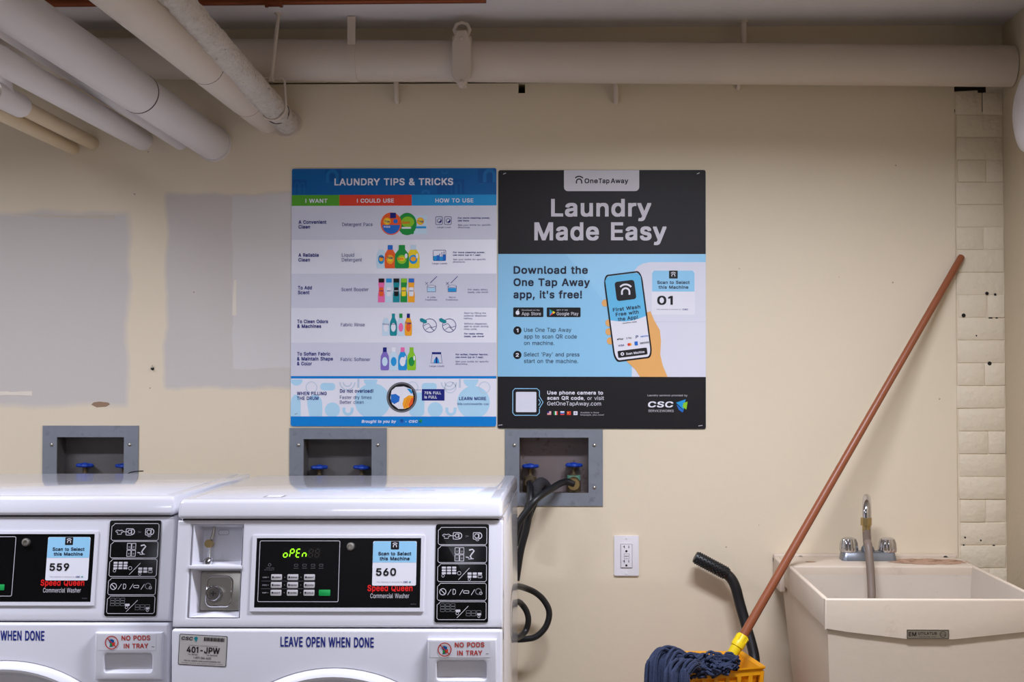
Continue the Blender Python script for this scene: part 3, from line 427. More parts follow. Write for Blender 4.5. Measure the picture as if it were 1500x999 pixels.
            for q in r['faces']: q.material_index = s.mi(m)
            f = list(s.bm.faces)
        if bev:
            inv = s.M.inverted(); es = set()
            for q in f:
                for e in q.edges:
                    if len(e.link_faces) == 2 and e.calc_face_angle(0) > .5 and all((inv @ a.co).y < y0+1e-5 for a in e.verts): es.add(e)
            r = bmesh.ops.bevel(s.bm, geom=list(es), offset=bev, segments=3, profile=.5, affect='EDGES', clamp_overlap=True)
            for q in r['faces']: q.material_index = s.mi(m)
        return s
    def build(s, name, parent=None, label=None, flat=False):
        bmesh.ops.recalc_face_normals(s.bm, faces=s.bm.faces)
        me = bpy.data.meshes.new(name); s.bm.to_mesh(me); s.bm.free()
        for m in s.mats: me.materials.append(m)
        if not flat:
            me.polygons.foreach_set('use_smooth', [True]*len(me.polygons)); me.set_sharp_from_angle(angle=math.radians(38))
        o = bpy.data.objects.new(name, me); COL.objects.link(o)
        if parent: o.parent = parent
        if label: o['label'] = label
        return o
def rrect(x0, z0, x1, z1, r, n=5):
    out = []
    for cx, cz, a0 in ((x1-r, z1-r, 0), (x0+r, z1-r, 90), (x0+r, z0+r, 180), (x1-r, z0+r, 270)):
        for k in range(n+1):
            a = math.radians(a0+90*k/n); out.append((cx+r*math.cos(a), cz+r*math.sin(a)))
    return out
def crom(pts, n=8):
    p = [Vector(q) for q in pts]; p = [p[0]*2-p[1]]+p+[p[-1]*2-p[-2]]; out = []
    for i in range(1, len(p)-2):
        for k in range(n):
            t = k/n; a, b, c, d = p[i-1], p[i], p[i+1], p[i+2]
            out.append(.5*((2*b)+(-a+c)*t+(2*a-5*b+4*c-d)*t*t+(-a+3*b-3*c+d)*t**3))
    out.append(p[-2]); return out
def empty(name, loc, label, cat, group=None, rot=(0, 0, 0)):
    o = bpy.data.objects.new(name, None); o.empty_display_size = .05; COL.objects.link(o); o.location = loc; o.rotation_euler = rot
    tag(o, label, cat, group); return o
def tag(o, label, cat, group=None):
    o['label'] = label; o['category'] = cat
    if group: o['group'] = group
    return o
def struct(o): o['kind'] = 'structure'; return o

class Art:
    """printed matter laid on a plane: x right, z up, printed on the side facing -y"""
    def __init__(s, mb, fx, fz, y=0, step=.00022): s.mb, s.fx, s.fz, s.y, s.st = mb, fx, fz, y, step
    def poly(s, pts, m, L=1): s.mb.add([(s.fx(x), s.y-L*s.st, s.fz(y)) for x, y in pts], [tuple(range(len(pts)))], m)
    def rect(s, x0, y0, x1, y1, m, L=1, r=0):
        s.poly(rrect(x0, y0, x1, y1, r) if r else [(x0, y0), (x1, y0), (x1, y1), (x0, y1)], m, L)
    def disc(s, x, y, r, m, L=1, n=24, ry=None, a0=0, a1=360):
        k = n if a1-a0 >= 360 else n+1
        s.poly([(x+r*math.cos(math.radians(a0+(a1-a0)*i/n)), y-(ry or r)*math.sin(math.radians(a0+(a1-a0)*i/n))) for i in range(k)], m, L)
    def line(s, pts, w, m, L=1, closed=False):
        N = len(pts); vs = []; fs = []
        for i in range(N):
            a = pts[i-1] if (i or closed) else pts[i]; b = pts[(i+1) % N] if (i < N-1 or closed) else pts[i]
            dx, dy = b[0]-a[0], b[1]-a[1]; l = math.hypot(dx, dy) or 1
            nx, ny = -dy/l*w/2, dx/l*w/2; x, y = pts[i]
            for q in ((x+nx, y+ny), (x-nx, y-ny)): vs.append((s.fx(q[0]), s.y-L*s.st, s.fz(q[1])))
        for i in range(N if closed else N-1):
            j = (i+1) % N; fs.append((2*i, 2*i+1, 2*j+1, 2*j))
        s.mb.add(vs, fs, m)
    def frame(s, x0, y0, x1, y1, w, m, L=1, r=1): s.line(rrect(x0, y0, x1, y1, r), w, m, L, True)
    def ring(s, x, y, r, w, m, L=1, n=28, a0=0, a1=360):
        full = a1-a0 >= 360
        s.line([(x+r*math.cos(math.radians(a0+(a1-a0)*i/n)), y-r*math.sin(math.radians(a0+(a1-a0)*i/n))) for i in range(n if full else n+1)], w, m, L, full)
    def text(s, t, x0, x1, yb, cap, m, L=3, bold=0.0, shear=0, rot=0):
        vs, fs, a, b = text_mesh(t, bold); k = (x1-x0)/((b-a) or 1); h = cap/CAPH; c, sn = math.cos(rot), math.sin(rot); out = []
        for x, y in vs:
            X = (x-a)*k + shear*y*h; Yv = -y*h
            out.append((s.fx(x0+X*c-Yv*sn), s.y-L*s.st, s.fz(yb+X*sn+Yv*c)))
        s.mb.add(out, fs, m)
    def logo(s, x, y, k, m, L=3):
        """the two nested arches"""
        cs = lambda a: math.cos(math.radians(a)); sn = lambda a: math.sin(math.radians(a))
        s.line([(x-.64*k, y+.70*k)]+[(x+k*.64*cs(a), y+.22*k-k*.64*sn(a)) for a in range(180, -1, -20)]+[(x+.64*k, y+.70*k)], .30*k, m, L)
        s.line([(x+k*1.22*cs(a), y+.16*k-k*1.22*sn(a)) for a in range(140, 39, -10)], .30*k, m, L)

# ------------------------------------------------------------------ common materials
M_wall = wall_material()
M_room = mat('pale_room_paint', (168, 164, 160), .65, var=.03, scale=3)
M_side = mat('cream_side_wall_paint', (192, 176, 148), .65, var=.04, scale=3, bump=.15, bscale=40)
M_brick = mat('cream_painted_brick', (222, 208, 182), .62, var=.04, scale=9, bump=.28, bscale=60, dirt=(206, 190, 160), dscale=11, dthr=.62)
M_hole = mat('dark_hole', (24, 20, 16), .9)
M_pipe = mat('cream_pipe_paint', (206, 192, 176), .5, var=.05, scale=6, bump=.1, bscale=30)
M_pipew = mat('offwhite_pipe_paint', (214, 207, 203), .45, var=.04, scale=5, bump=.08, bscale=30)
M_lag = mat('painted_pipe_lagging', (206, 195, 182), .62, var=.14, scale=40, bump=1.0, bscale=110, dirt=(112, 92, 74), dscale=60, dthr=.585)
M_small = mat('tan_pipe_paint', (205, 184, 150), .55, var=.05, scale=8, bump=.15)
M_copper = mat('copper', (124, 66, 38), .45, .8, var=.12, scale=14)
M_ceil = mat('grey_white_ceiling_paint', (214, 208, 205), .7, var=.05, scale=3, bump=.15, bscale=14)
M_floor = mat('grey_concrete', (128, 122, 114), .7, var=.12, scale=4, bump=.2)
M_enamel = mat('white_enamel', (216, 215, 221), .14, var=.01, scale=3, coat=.6)
M_enamel2 = mat('white_plastic_panel', (221, 220, 227), .28, var=.01, scale=3)
M_black = mat('black_glossy_panel', (6, 6, 7), .25, var=.1, spec=.35)
M_seam = mat('dark_seam_rubber', (72, 66, 68), .8)
M_chrome = mat('chrome', (205, 205, 208), .12, 1, var=.04)
M_steel = mat('brushed_steel', (184, 180, 170), .38, 1, var=.1, scale=30)
M_galv = mat('galvanised_steel', (137, 142, 150), .42, .35, var=.12, scale=26, bump=.05, dirt=(120, 124, 130), dscale=30, dthr=.55)
M_boxin = mat('stained_box_interior', (102, 99, 97), .5, .3, var=.14, scale=22, dirt=(62, 52, 40), dscale=60, dthr=.66)
M_boxrust = mat('rusty_box_interior', (124, 112, 110), .5, .3, var=.14, scale=18, dirt=(84, 54, 42), dscale=40, dthr=.56)
M_bluew = mat('blue_handwheel_paint', (22, 62, 160), .4, var=.1)
M_brass = mat('brass', (186, 162, 112), .35, .9, var=.15, scale=60)
M_valve = mat('dull_bronze', (112, 98, 74), .5, .6, var=.25, scale=60)
M_hose = mat('black_rubber', (20, 20, 22), .42, var=.15)
M_white = mat('white_plastic', (228, 224, 226), .35, var=.01)
M_tub = mat('stained_cream_tub_plastic', (204, 188, 168), .5, var=.05, scale=7, bump=.05, dirt=(184, 166, 144), dscale=9, dthr=.63)
M_tubin = mat('worn_tub_interior', (198, 186, 170), .55, var=.07, scale=9, dirt=(142, 124, 106), dscale=24, dthr=.62)
M_rust = mat('rust_brown_stain', (176, 142, 116), .8, var=.15, scale=60, dirt=(122, 84, 62), dscale=38, dthr=.5)
M_wood = mat('brown_painted_handle', (146, 82, 50), .38, var=.1, scale=20)
M_yellow = mat('yellow_plastic', (240, 164, 6), .42, var=.05)
M_clamp = mat('bright_yellow_clamp', (246, 214, 18), .4, var=.05)
M_yarn = mat('blue_mop_yarn', (50, 60, 88), .9, var=.4, scale=90, bump=.4, bscale=300)
M_tape = mat('yellowed_tape', (226, 216, 198), .55, var=.04)

# ------------------------------------------------------------------ the room
XR = WX(1473); XL = -2.9; YB = -1.8; ZC = WZ(40); XBR = WX(1401)
boxes = [(64, 204, 624, 741), (425, 567, 627, 741), (740, 883, 629, 741)]        # the three face plates, photo pixels
opens = [(85, 183, 641), (445.5, 545, 643.5), (761, 862, 641)]
holes = [(WX(a), WX(b), WZ(722), WZ(t)) for a, b, t in opens]
crack = (WX(376), WX(842), WZ(121.5), WZ(119))
chip = (WX(759), WX(769), WZ(136), WZ(121.6))
b = MB(); b.plate(XL, XBR, 0, ZC+.05, WALL, WALL+.16, holes+[crack, chip], M_wall)
b.box((XL, WALL+.16, 0), (XR+.1, WALL+.2, ZC+.05), M_wall)
struct(b.build('wall_back'))
b = MB(); b.box((XR, YB, 0), (XR+.1, WALL+.2, ZC+.05), M_side); struct(b.build('wall_right'))
b = MB(); b.box((XL-.1, YB, 0), (XL, WALL+.2, ZC+.05), M_room); struct(b.build('wall_left'))
b = MB(); b.box((XL-.1, YB-.1, 0), (XR+.1, YB, ZC+.05), M_room); struct(b.build('wall_front'))
b = MB(); b.box((XL-.1, YB-.1, -.1), (XR+.1, WALL+.2, 0), M_floor); struct(b.build('floor'))
b = MB(); b.box((XL-.1, YB-.1, ZC), (XR+.1, WALL+.2, ZC+.1), M_ceil); struct(b.build('ceiling'))
# strip of painted brick between plaster and corner
b = MB(); b.box((XBR, WALL+.0044, 0), (XR, WALL+.16, ZC), M_brick)
course = (WZ(388)-WZ(652.5))/8 ; course = .0635
z0 = WZ(400)
k = -int(z0/course)-1; row = 0
rr = random.Random(3)
while True:
    z = z0+k*course
    if z > WZ(166): break
    if z+course > 0.0:
        w = XR-XBR; cut = w*(.58 if k % 2 else .64) if k % 3 == 1 else w*.99
        spans = [(XBR+.010*rr.random(), XBR+cut-.0007), (XBR+cut+.0007, XR)]
        for a, c in spans:
            if c-a < .02: continue
            y = WALL+.0012+.0012*rr.random(); d = [rr.uniform(-.0008, .0008) for _ in range(8)]
            zz0, zz1 = max(0, z+.0009), z+course-.0009
            b.hexa([(a+d[0], y+d[1], zz0), (c, y+d[2], zz0+d[3]), (c, WALL+.03, zz0), (a, WALL+.03, zz0), (a+d[4], y+d[5], zz1+d[6]), (c, y+d[7], zz1), (c, WALL+.03, zz1), (a, WALL+.03, zz1)], M_brick, .0024, 2)
    k += 1
# the loose brick set in the hole at the top, dark gap above and right of it
b.box((WX(1399), WALL+.0036, WZ(166)), (WX(1448), WALL+.006, WZ(129)), M_hole)
b.hexa([(WX(1400), WALL+.0025, WZ(163)), (WX(1439), WALL+.003, WZ(160)), (WX(1439), WALL+.03, WZ(160)), (WX(1400), WALL+.03, WZ(163)),
        (WX(1400), WALL+.001, WZ(136)), (WX(1437), WALL+.003, WZ(133.5)), (WX(1437), WALL+.03, WZ(133.5)), (WX(1400), WALL+.03, WZ(136))], M_brick, .004, 3)
b.box((WX(1449), WALL+.004, WZ(164)), (XR, WALL+.03, WZ(132)), M_brick, .004)
for (x, y, r) in ((1446, 290, 2.4), (1447, 430.5, 2.6), (1459, 432, 1.8), (1412.5, 462.5, 3), (1452, 467, 3), (1461, 467, 2), (1450, 532.5, 3), (1431, 492, 1.2), (1454, 798, 1.8), (1412, 786, 1.4), (1410, 797, 1.2), (1435, 790, 1.3)):
    b.lathe([(r/520, 0), (r/520*.8, -.002)], M_hole, 10, Matrix.Translation((WX(x), WALL+.0015, WZ(y))) @ Matrix.Rotation(PI/2, 4, 'X'))
struct(b.build('trim_1'))

# ------------------------------------------------------------------ overhead pipes
YM = 3.615
def pipe_thing(name, label, pts, r, m, n=28, group=None, wob=0, rings=()):
    b = MB(); b.tube(pts, r, m, n, wob=wob)
    return b
pl, pr = P(150, 85.5, YM), P(1488, 97, YM)
dirv = (pr-pl)/(pr.x-pl.x)
a0 = pl+dirv*(XL+.02-pl.x); a1 = pl+dirv*(XR-.002-pl.x); RM = .0565
root = empty('heating_pipe', a0, 'thick cream painted pipe running level along the top of the back wall', 'pipe')
def at(o, v): return Vector(v)-o.location
b = MB(); b.tube([at(root, a0), at(root, a1)], RM, M_pipe, 40); b.build('pipe', root)
def mainx(px): p = P(px, 90, YM); return pl+dirv*(p.x-pl.x)
c = mainx(519)                                                # strap
b = MB(); b.tube([at(root, c-dirv*.011), at(root, c+dirv*.011)], RM+.003, M_pipe, 40)
b.box(at(root, c+Vector((-.011, -.05, .03))), at(root, (c.x+.011, c.y-.047, ZC-.002)), M_pipe); b.build('strap', root)
c = mainx(679)                                                # big two-piece clamp
b = MB(); o = at(root, c)
def hexplate(x0, x1, zb, zt, tip): return [(x0, zb+tip), ((x0*.6+x1*.4), zb), ((x0*.4+x1*.6), zb), (x1, zb+tip), (x1, zt-tip), ((x0*.25+x1*.75), zt), ((x0*.75+x1*.25), zt), (x0, zt-tip)]
b.prism([(x+o.x, z+o.z) for x, z in hexplate(-.0265, .0265, -.086, .070, .034)], o.y-RM-.012, o.y-RM+.004, M_pipe, .004)
b.box((o.x-.026, o.y-RM, o.z+.035), (o.x+.026, o.y+.03, o.z+.058), M_pipe, .004)
b.box((o.x-.010, o.y-RM, o.z-.070), (o.x+.010, o.y+.03, o.z-.058), M_pipe, .003)
b.tube([(o.x, o.y-.052, o.z+.068+.022+.019*math.sin(t)) if False else (o.x+.021*math.cos(t), o.y-RM+.004, o.z+.074+.021*math.sin(t)) for t in [PI*i/8*2 for i in range(8)]], .0055, M_pipe, 8, closed=True)
cl = b.build('pipe_clamp', root)
for zz in (.047, -.072):
    q = MB(); q.lathe([(0, -.004), (.006, 0), (.006, .006)], M_pipe, 6, Matrix.Translation((o.x, o.y-RM-.012-.003, o.z+zz)) @ Matrix.Rotation(-PI/2, 4, 'X')); q.build('bolt', cl)

G = 'pipes coming out of the back wall at upper left'
def ceiling_pipe(label, w, v, rw, m, Yv, wob=0, n=28, name='ceiling_pipe', ext=1.3):
    """w: photo point where the pipe meets the wall, v: a photo point of its axis at depth Yv"""
    A = P(w[0], w[1], WALL+.02); B = P(v[0], v[1], Yv); D = (B-A)
    E = A+D*((A.y-ext)/(A.y-B.y))
    root = empty(name, A, label, 'pipe', G)
    D = E-A; N = 320 if wob else 2
    b = MB(); b.tube([D*(i/(N-1)) for i in range(N)], rw, m, n if not wob else 64, wob=wob); b.build('pipe', root)
    return root, A, D
def collar(root, D, t0, t1, r, m, name, wob=0):
    b = MB(); N = 40 if wob else 2; b.tube([D*(t0+(t1-t0)*i/(N-1)) for i in range(N)], r, m, 32, wob=wob); return b.build(name, root)
root, A, D = ceiling_pipe('widest smooth white pipe of the five at the upper left, with a dark ring joint', (317, 213), (45, 30), .0485, M_pipew, 2.66)
tr = (3.72-3.19)/(3.72-1.3); collar(root, D, tr, 1, .0505, M_pipew, 'sleeve'); collar(root, D, tr-.0012, tr+.0006, .0512, M_seam, 'ring_joint')
collar(root, D, .004, .0125, .0515, M_pipew, 'wall_collar')
root, A, D = ceiling_pipe('smooth white pipe half hidden above and behind the widest pipe', (269, 211.3), (58.5, 76.4), .022, M_pipew, 3.0, ext=2.2)
root, A, D = ceiling_pipe('grey-white pipe of middle size just left of the widest pipe', (212, 207), (0, 88), .0295, M_pipew, 2.70)
root, A, D = ceiling_pipe('smooth cream pipe directly beside the rough lagged pipe', (394, 174), (178, -6), .0455, M_pipe, 2.52)
for t in (.105, .262): collar(root, D, t, t+.0009, .0459, M_seam if t > .2 else M_rust, 'ring_joint')
lag_root, A, D = ceiling_pipe('rough lagged pipe with wrinkled cracked wrapping, rightmost of the slanting pipes', (424, 184), (256, -2), .0315, M_lag, 2.68, wob=.0042)
collar(lag_root, D, .006, .014, .040, M_pipe, 'wall_collar'); collar(lag_root, D, .06, .0615, .0335, M_seam, 'ring_joint')
LAGA, LAGD = A, D
root, A, D = ceiling_pipe('upper of the two thin tan pipes at the far left', (138, 211), (21, 151), .0190, M_small, 3.02)
collar(root, D, (3.72-3.06)/(3.72-1.3), (3.72-2.85)/(3.72-1.3), .0275, M_pipew, 'fitting')
fb = MB(); q = D*((3.72-2.93)/(3.72-1.3)); fb.tube([q, q+Vector((-.008, 0, .05)), q+Vector((-.012, 0, .11))], .0275, M_pipew, 24); fb.build('riser', root)
root, A, D = ceiling_pipe('lowest thin tan pipe at the far left', (110, 219), (0, 166), .0175, M_small, 3.02)

# hanger holding the lagged pipe
yh = 3.52; t = (LAGA.y-yh)/(LAGA.y-1.3); hc = LAGA+LAGD*t
top = P(413.5, 37, yh-.0); top = Vector((hc.x+.012, yh+.015, ZC)); nut = Vector((hc.x-.004, yh, hc.z+.078))
root = empty('pipe_hanger', top, 'thin cream hanger rod with a clevis around the lagged pipe', 'pipe hanger')
b = MB(); b.tube([at(root, top), at(root, nut)], .0052, M_pipe, 12); b.lathe([(.011, 0), (.009, -.006)], M_pipe, 16); b.build('rod', root)
b = MB(); dn = LAGD.normalized(); ux = Vector((0, 0, 1)).cross(dn).normalized(); uz = dn.cross(ux)
if uz.z < 0: uz = -uz
pts = [nut+Vector((-.028, 0, 0)), nut+Vector((.030, 0, 0)), nut+Vector((.036, 0, -.008))]+[hc+ux*.036*math.cos(a)*(1 if ux.x > 0 else -1)+uz*.036*math.sin(a) for a in [math.radians(d) for d in range(0, -181, -15)]]+[nut+Vector((-.034, 0, -.008)), nut+Vector((-.028, 0, 0))]
b.tube([at(root, p) for p in pts], .0036, M_pipe, 8); b.build('clevis', root)
b = MB(); b.lathe([(.009, -.010), (.009, .004)], M_pipe, 6, Matrix.Translation(at(root, nut))); b.build('nut', root)

# copper pipe under the ceiling
A = P(262, -6, 3.385); B = P(712, -6.5, 3.37); A.z = B.z = ZC-.012
root = empty('copper_pipe', A, 'copper pipe running along the ceiling at the top edge of the photo', 'pipe')
b = MB(); b.tube([(-.6, 0, 0), B-A], .0115, M_copper, 20); b.build('pipe', root)
b = MB(); q = (B-A)*((402-262)/450); b.tube([q-Vector((.02, 0, 0)), q+Vector((.02, 0, 0))], .0145, M_copper, 20)
for s_ in (-1, 1): b.tube([q+Vector((.019*s_-.003, 0, 0)), q+Vector((.019*s_+.003, 0, 0))], .0165, M_copper, 20)
b.build('coupling', root)

# short rod ends and brackets along the heating pipe
GB = 'short bracket ends along the heating pipe'
def stub(px, y0, y1, label, w=.0075, up=False, foot=.012):
    a = P(px, y0, 3.672); c = P(px+1, y1, 3.690)
    b = MB(); b.tube(crom([a-Vector((0, 0, 0)), (a+c)/2-Vector((0, .006, 0)), c-Vector((0, .004, 0)), c+Vector((0, .012, -.002))], 5), w, M_pipe, 12)
    o = b.build('pipe_bracket'); tag(o, label, 'bracket', GB)
stub(580.5, 112, 147, 'cream bracket stub below the heating pipe, above the left poster')
stub(902, 113, 147, 'cream bracket stub below the heating pipe, above the right poster')
stub(1081, 114, 127, 'shortest bracket stub under the heating pipe, right of the posters', .0065)
b = MB(); a = P(1089.5, 70, 3.64); b.tube([(a.x, a.y, a.z-.02), (a.x, a.y, ZC)], .0085, M_pipe, 14); b.tube([(a.x, a.y, ZC-.006), (a.x, a.y, ZC)], .014, M_pipe, 14)
tag(b.build('pipe_bracket'), 'short hanger stub above the heating pipe under the ceiling, right of the posters', 'bracket', GB)

# round white fixture on the right wall, at the picture's edge
c = Vector((XR, 3.33, WZ(166, 3.33)))
root = empty('wall_fixture', c, 'round white fixture on the right wall at the edge of the photo', 'wall fixture')
b = MB(); b.lathe([(.115, 0), (.115, .02), (.112, .045), (.10, .062), (.07, .074), (.03, .079), (0, .080)], M_white, 48, Matrix.Rotation(-PI/2, 4, 'Y')); b.build('cover', root)
b = MB(); b.lathe([(.13, 0), (.13, .01), (.12, .014)], M_white, 48, Matrix.Rotation(-PI/2, 4, 'Y')); b.build('base_ring', root)

# ------------------------------------------------------------------ posters
I_white = ink('white', (232, 231, 238)); I_row = ink('row_grey', (212, 212, 224)); I_navy = ink('navy', (22, 30, 118)); I_blue = ink('header_blue', (4, 96, 162))
I_blued = ink('header_blue_dark', (4, 84, 150)); I_bluem = ink('header_blue_light', (20, 110, 176)); I_green = ink('green', (86, 166, 46)); I_red = ink('red', (224, 66, 44)); I_sky = ink('sky_blue', (34, 150, 212))
I_foot = ink('footer_blue', (0, 126, 204)); I_pale = ink('pale_blue', (178, 218, 238)); I_out = ink('outline_grey', (196, 208, 222)); I_char = ink('charcoal', (28, 24, 25), .5); I_char2 = ink('charcoal_dark', (24, 21, 23), .5)
I_lblue = ink('light_blue', (150, 206, 238)); I_lgrey = ink('light_grey', (206, 202, 208)); I_dk = ink('dark_navy_text', (40, 44, 62)); I_skin = ink('hand_tan', (236, 176, 104))
I_or = ink('orange', (240, 96, 40)); I_yel = ink('yellow', (246, 214, 40)); I_gr2 = ink('bottle_green', (30, 146, 62)); I_lime = ink('lime', (140, 200, 40)); I_teal = ink('teal', (20, 140, 150)); I_pink = ink('pink', (240, 110, 170)); I_purp = ink('purple', (130, 110, 190))
I_mid = ink('mid_blue', (36, 110, 200)); I_clear = ink('clear_bottle', (200, 222, 236)); I_grey = ink('grey', (110, 110, 114)); I_blk = ink('black', (20, 18, 20)); I_gold = ink('amber', (250, 170, 40)); I_phone = ink('phone_blue', (104, 190, 230)); I_mach = ink('machine_grey', (222, 222, 232))

def poster_frame(name, x0, x1, y0, y1, label, sheet, rot=0):
    A = P(x0, y1, WALL-.004); B = P(x1, y0, WALL-.004)
    root = empty(name, ((A.x+B.x)/2, WALL, A.z), label, 'poster', None, (0, rot, 0))
    w = B.x-A.x; h = B.z-A.z
    fx = lambda x: (x-(x0+x1)/2)/(x1-x0)*w
    fz = lambda y: (y1-y)/(y1-y0)*h
    b = MB(); b.prism(rrect(-w/2, 0, w/2, h, .006), -.003, 0, sheet, .0006); b.build('sheet', root)
    return root, fx, fz
def corner_rect(a, x0, y0, x1, y1, m, L, top):
    r = 3; p = rrect(x0, y0, x1, y1, r)
    n = 6; # order of rrect: (x1,y1) (x0,y1) (x0,y0) (x1,y0); y grows downward
    if top: p = [(x1, y1), (x0, y1)]+p[2*n:]
    else: p = p[:2*n]+[(x0, y0), (x1, y0)]
    a.poly(p, m, L)

# --- left poster
root, fx, fz = poster_frame('wall_poster', 425.5, 727.5, 246, 624.5, 'blue and white laundry tips poster with rows of detergent bottles, left of the pair', I_white)
Y0 = -.0031
mb = MB(); a = Art(mb, fx, fz, Y0)
corner_rect(a, 425.7, 246.2, 727.3, 285, I_blue, 1, True)
for (x, y, w_, h_) in ((425.8, 262, 22, 12), (475, 247, 24, 18), (600, 247, 30, 14), (640, 262, 40, 22), (700, 248, 26, 20)): a.rect(x, y, x+w_, y+h_, I_blued, 2)
for (x, y, s_) in ((433, 270, 5), (441, 270, 5), (664, 270, 5), (672, 270, 5)):
    for q in (5, 3): a.line([(x-q*.7, y+14)]+[(x+q*.7*math.cos(math.radians(t)), y-q*.7*math.sin(math.radians(t))) for t in range(180, -1, -30)]+[(x+q*.7, y+14)], .6, I_bluem, 3)
for x in (485.5, 717): a.line([(x-7, 267)]+[(x+7*math.cos(math.radians(t)), 256.5-7*math.sin(math.radians(t))) for t in range(180, -1, -20)]+[(x+7, 267)], 5, I_bluem, 3)
a.ring(651, 250, 4, 2.6, I_bluem, 3, 14, 180, 360); a.ring(623, 284, 5, 3, I_bluem, 3, 14, 0, 180)
a.text('LAUNDRY TIPS & TRICKS', 488.7, 663.6, 271, 10.2, I_white, 5, .012)
mb.build('title_band', root)
mb = MB(); a = Art(mb, fx, fz, Y0)
for (x0, x1, m, t, t0, t1) in ((425.7, 496, I_green, 'I WANT', 446, 478.5), (496, 602.7, I_red, 'I COULD USE', 522, 576.5), (602.7, 727.3, I_sky, 'HOW TO USE', 637.5, 693.5)):
    a.rect(x0, 285, x1, 301, m, 1); a.text(t, t0, t1, 296.6, 6, I_white, 4, .025)
mb.build('column_headings', root)
mb = MB(); a = Art(mb, fx, fz, Y0)
for y0, y1 in ((301, 351), (401, 451), (502, 551)): a.rect(425.7, y0, 727.3, y1, I_row, .5)
mb.build('row_shading', root)
mb = MB(); a = Art(mb, fx, fz, Y0)
def B(t, x0, x1, y, c=5.2): a.text(t, x0, x1, y, c, I_navy, 4, .022)
def R(t, x0, x1, y, c=5.0, m=I_navy, bd=.0): a.text(t, x0, x1, y, c, m, 4, bd)
B('A Convenient', 436, 477, 327.5); B('Clean', 436, 453, 334.5); R('Detergent Pacs', 500.5, 545, 331)
mb.build('row_lettering', root); mb = MB(); a = Art(mb, fx, fz, Y0)
B('A Reliable', 436, 466, 376); B('Clean', 436, 453, 383); R('Liquid', 500, 518, 376); R('Detergent', 500, 529.5, 383)
mb.build('row_lettering', root); mb = MB(); a = Art(mb, fx, fz, Y0)
B('To Add', 435.5, 456, 424); B('Scent', 435.5, 452.5, 431); R('Scent Booster', 499.5, 539.5, 426.5)
mb.build('row_lettering', root); mb = MB(); a = Art(mb, fx, fz, Y0)
B('To Clean Odors', 434.7, 480, 473.5); B('& Machines', 434.7, 470, 480.5); R('Fabric Rinse', 499, 534, 478.2)
mb.build('row_lettering', root); mb = MB(); a = Art(mb, fx, fz, Y0)
B('To Soften Fabric', 434.7, 483.5, 521); B('& Maintain Shape', 434.7, 487.5, 528.2); B('& Color', 434.7, 456.5, 535.3); R('Fabric Softener', 499, 542.5, 529)
mb.build('row_lettering', root); mb = MB(); a = Art(mb, fx, fz, Y0)
for (y, x, L1, L2, L3, L4, x1) in ((320.5, 670.5, 'For more cleaning power,', 'use more.', 'See your bottle for specific', 'directions.', 719), (371, 663.5, 'For more cleaning power,', 'use more (up to 1 cap).', 'See your bottle for specific', 'directions.', 711.5), (520.5, 667.5, 'For softer, fresher fabrics,', 'use more (up to 1 cap).', 'See your bottle for specific', 'directions.', 716)):
    a.text(L1, x, x1-1, y, 2.3, I_navy, 4, .03, .15); a.text(L2, x, x+(17 if '(' not in L2 else 41), y+3.9, 2.3, I_navy, 4, .03, .15)
    a.text(L3, x, x1, y+10.3, 2.2, I_navy, 4, 0, .15); a.text(L4, x, x+18, y+13.9, 2.2, I_navy, 4, 0, .15)
a.text('For really stinky', 685.5, 714.5, 425.6, 2.3, I_navy, 4, .01, .15); a.text('loads, use more!', 685.5, 715, 429.4, 2.3, I_navy, 4, .01, .15)
for i, t in enumerate(('Start by filling the', 'softener dispenser', 'halfway.')): a.text(t, 680, (712, 713, 693)[i], 460+i*3.9, 2.3, I_navy)
for i, t in enumerate(('Without dispenser,', 'add to drum during', 'rinse cycle.')): a.text(t, 680, (714, 715.5, 699)[i], 475.6+i*3.9, 2.3, I_navy)
a.text('For really stinky', 680, 708, 490.2, 2.3, I_navy, 4, .02, .15); a.text('loads, use more!', 680, 709, 494, 2.3, I_navy, 4, .02, .15)
for t, x0, x1, y in (('Large Load', 640, 660, 334), ('Large Loads', 633, 655, 387.2), ('A Little', 626, 638, 436.8), ('Freshness', 623, 640.5, 440.5), ('More', 658, 667.5, 436.8), ('Freshness', 653.5, 671, 440.5), ('Large Loads', 629.5, 651, 537.5)):
    a.text(t, x0, x1, y, 2.3, I_navy)
mb.build('row_lettering', root); mb = MB(); a = Art(mb, fx, fz, Y0)
B('WHEN FILLING', 434.7, 478.5, 579); B('THE DRUM', 434.7, 466.5, 586); B('Do not overload!', 498, 547, 575.3); R('Faster dry times', 498, 544.5, 584.5); R('Better clean', 498, 533, 591.5)
B('LEARN MORE', 673, 712.5, 586.2, 4.8); R('tide.com/rewards-csc', 670, 716.5, 593.2, 3.4)
mb.build('row_lettering', root)
mb = MB(); a = Art(mb, fx, fz, Y0)
a.rect(425.7, 551, 727.3, 554.6, I_foot, 1); a.rect(425.7, 554.6, 727.3, 610, I_white, 1)
for (x, y, r) in ((434, 556, 9), (470, 595, 0), (487, 601, 11), (546, 590, 26), (543, 556, 10), (638, 600, 11), (694, 592, 24), (690, 556, 11)):
    if r: a.disc(x, y, r, I_pale, 2, 30, a0=180, a1=360) if y < 560 else a.disc(x, min(y, 610-r*.86), r, I_pale, 1.5, 30)
for x in (433, 461): a.poly([(x-7.5, 609.8)]+[(x+ (11 if x > 440 else 7.3)*math.cos(math.radians(t)), 592-14*math.sin(math.radians(t))) for t in range(180, -1, -15)]+[(x+(11 if x > 440 else 7.3), 609.8)], I_pale, 2)
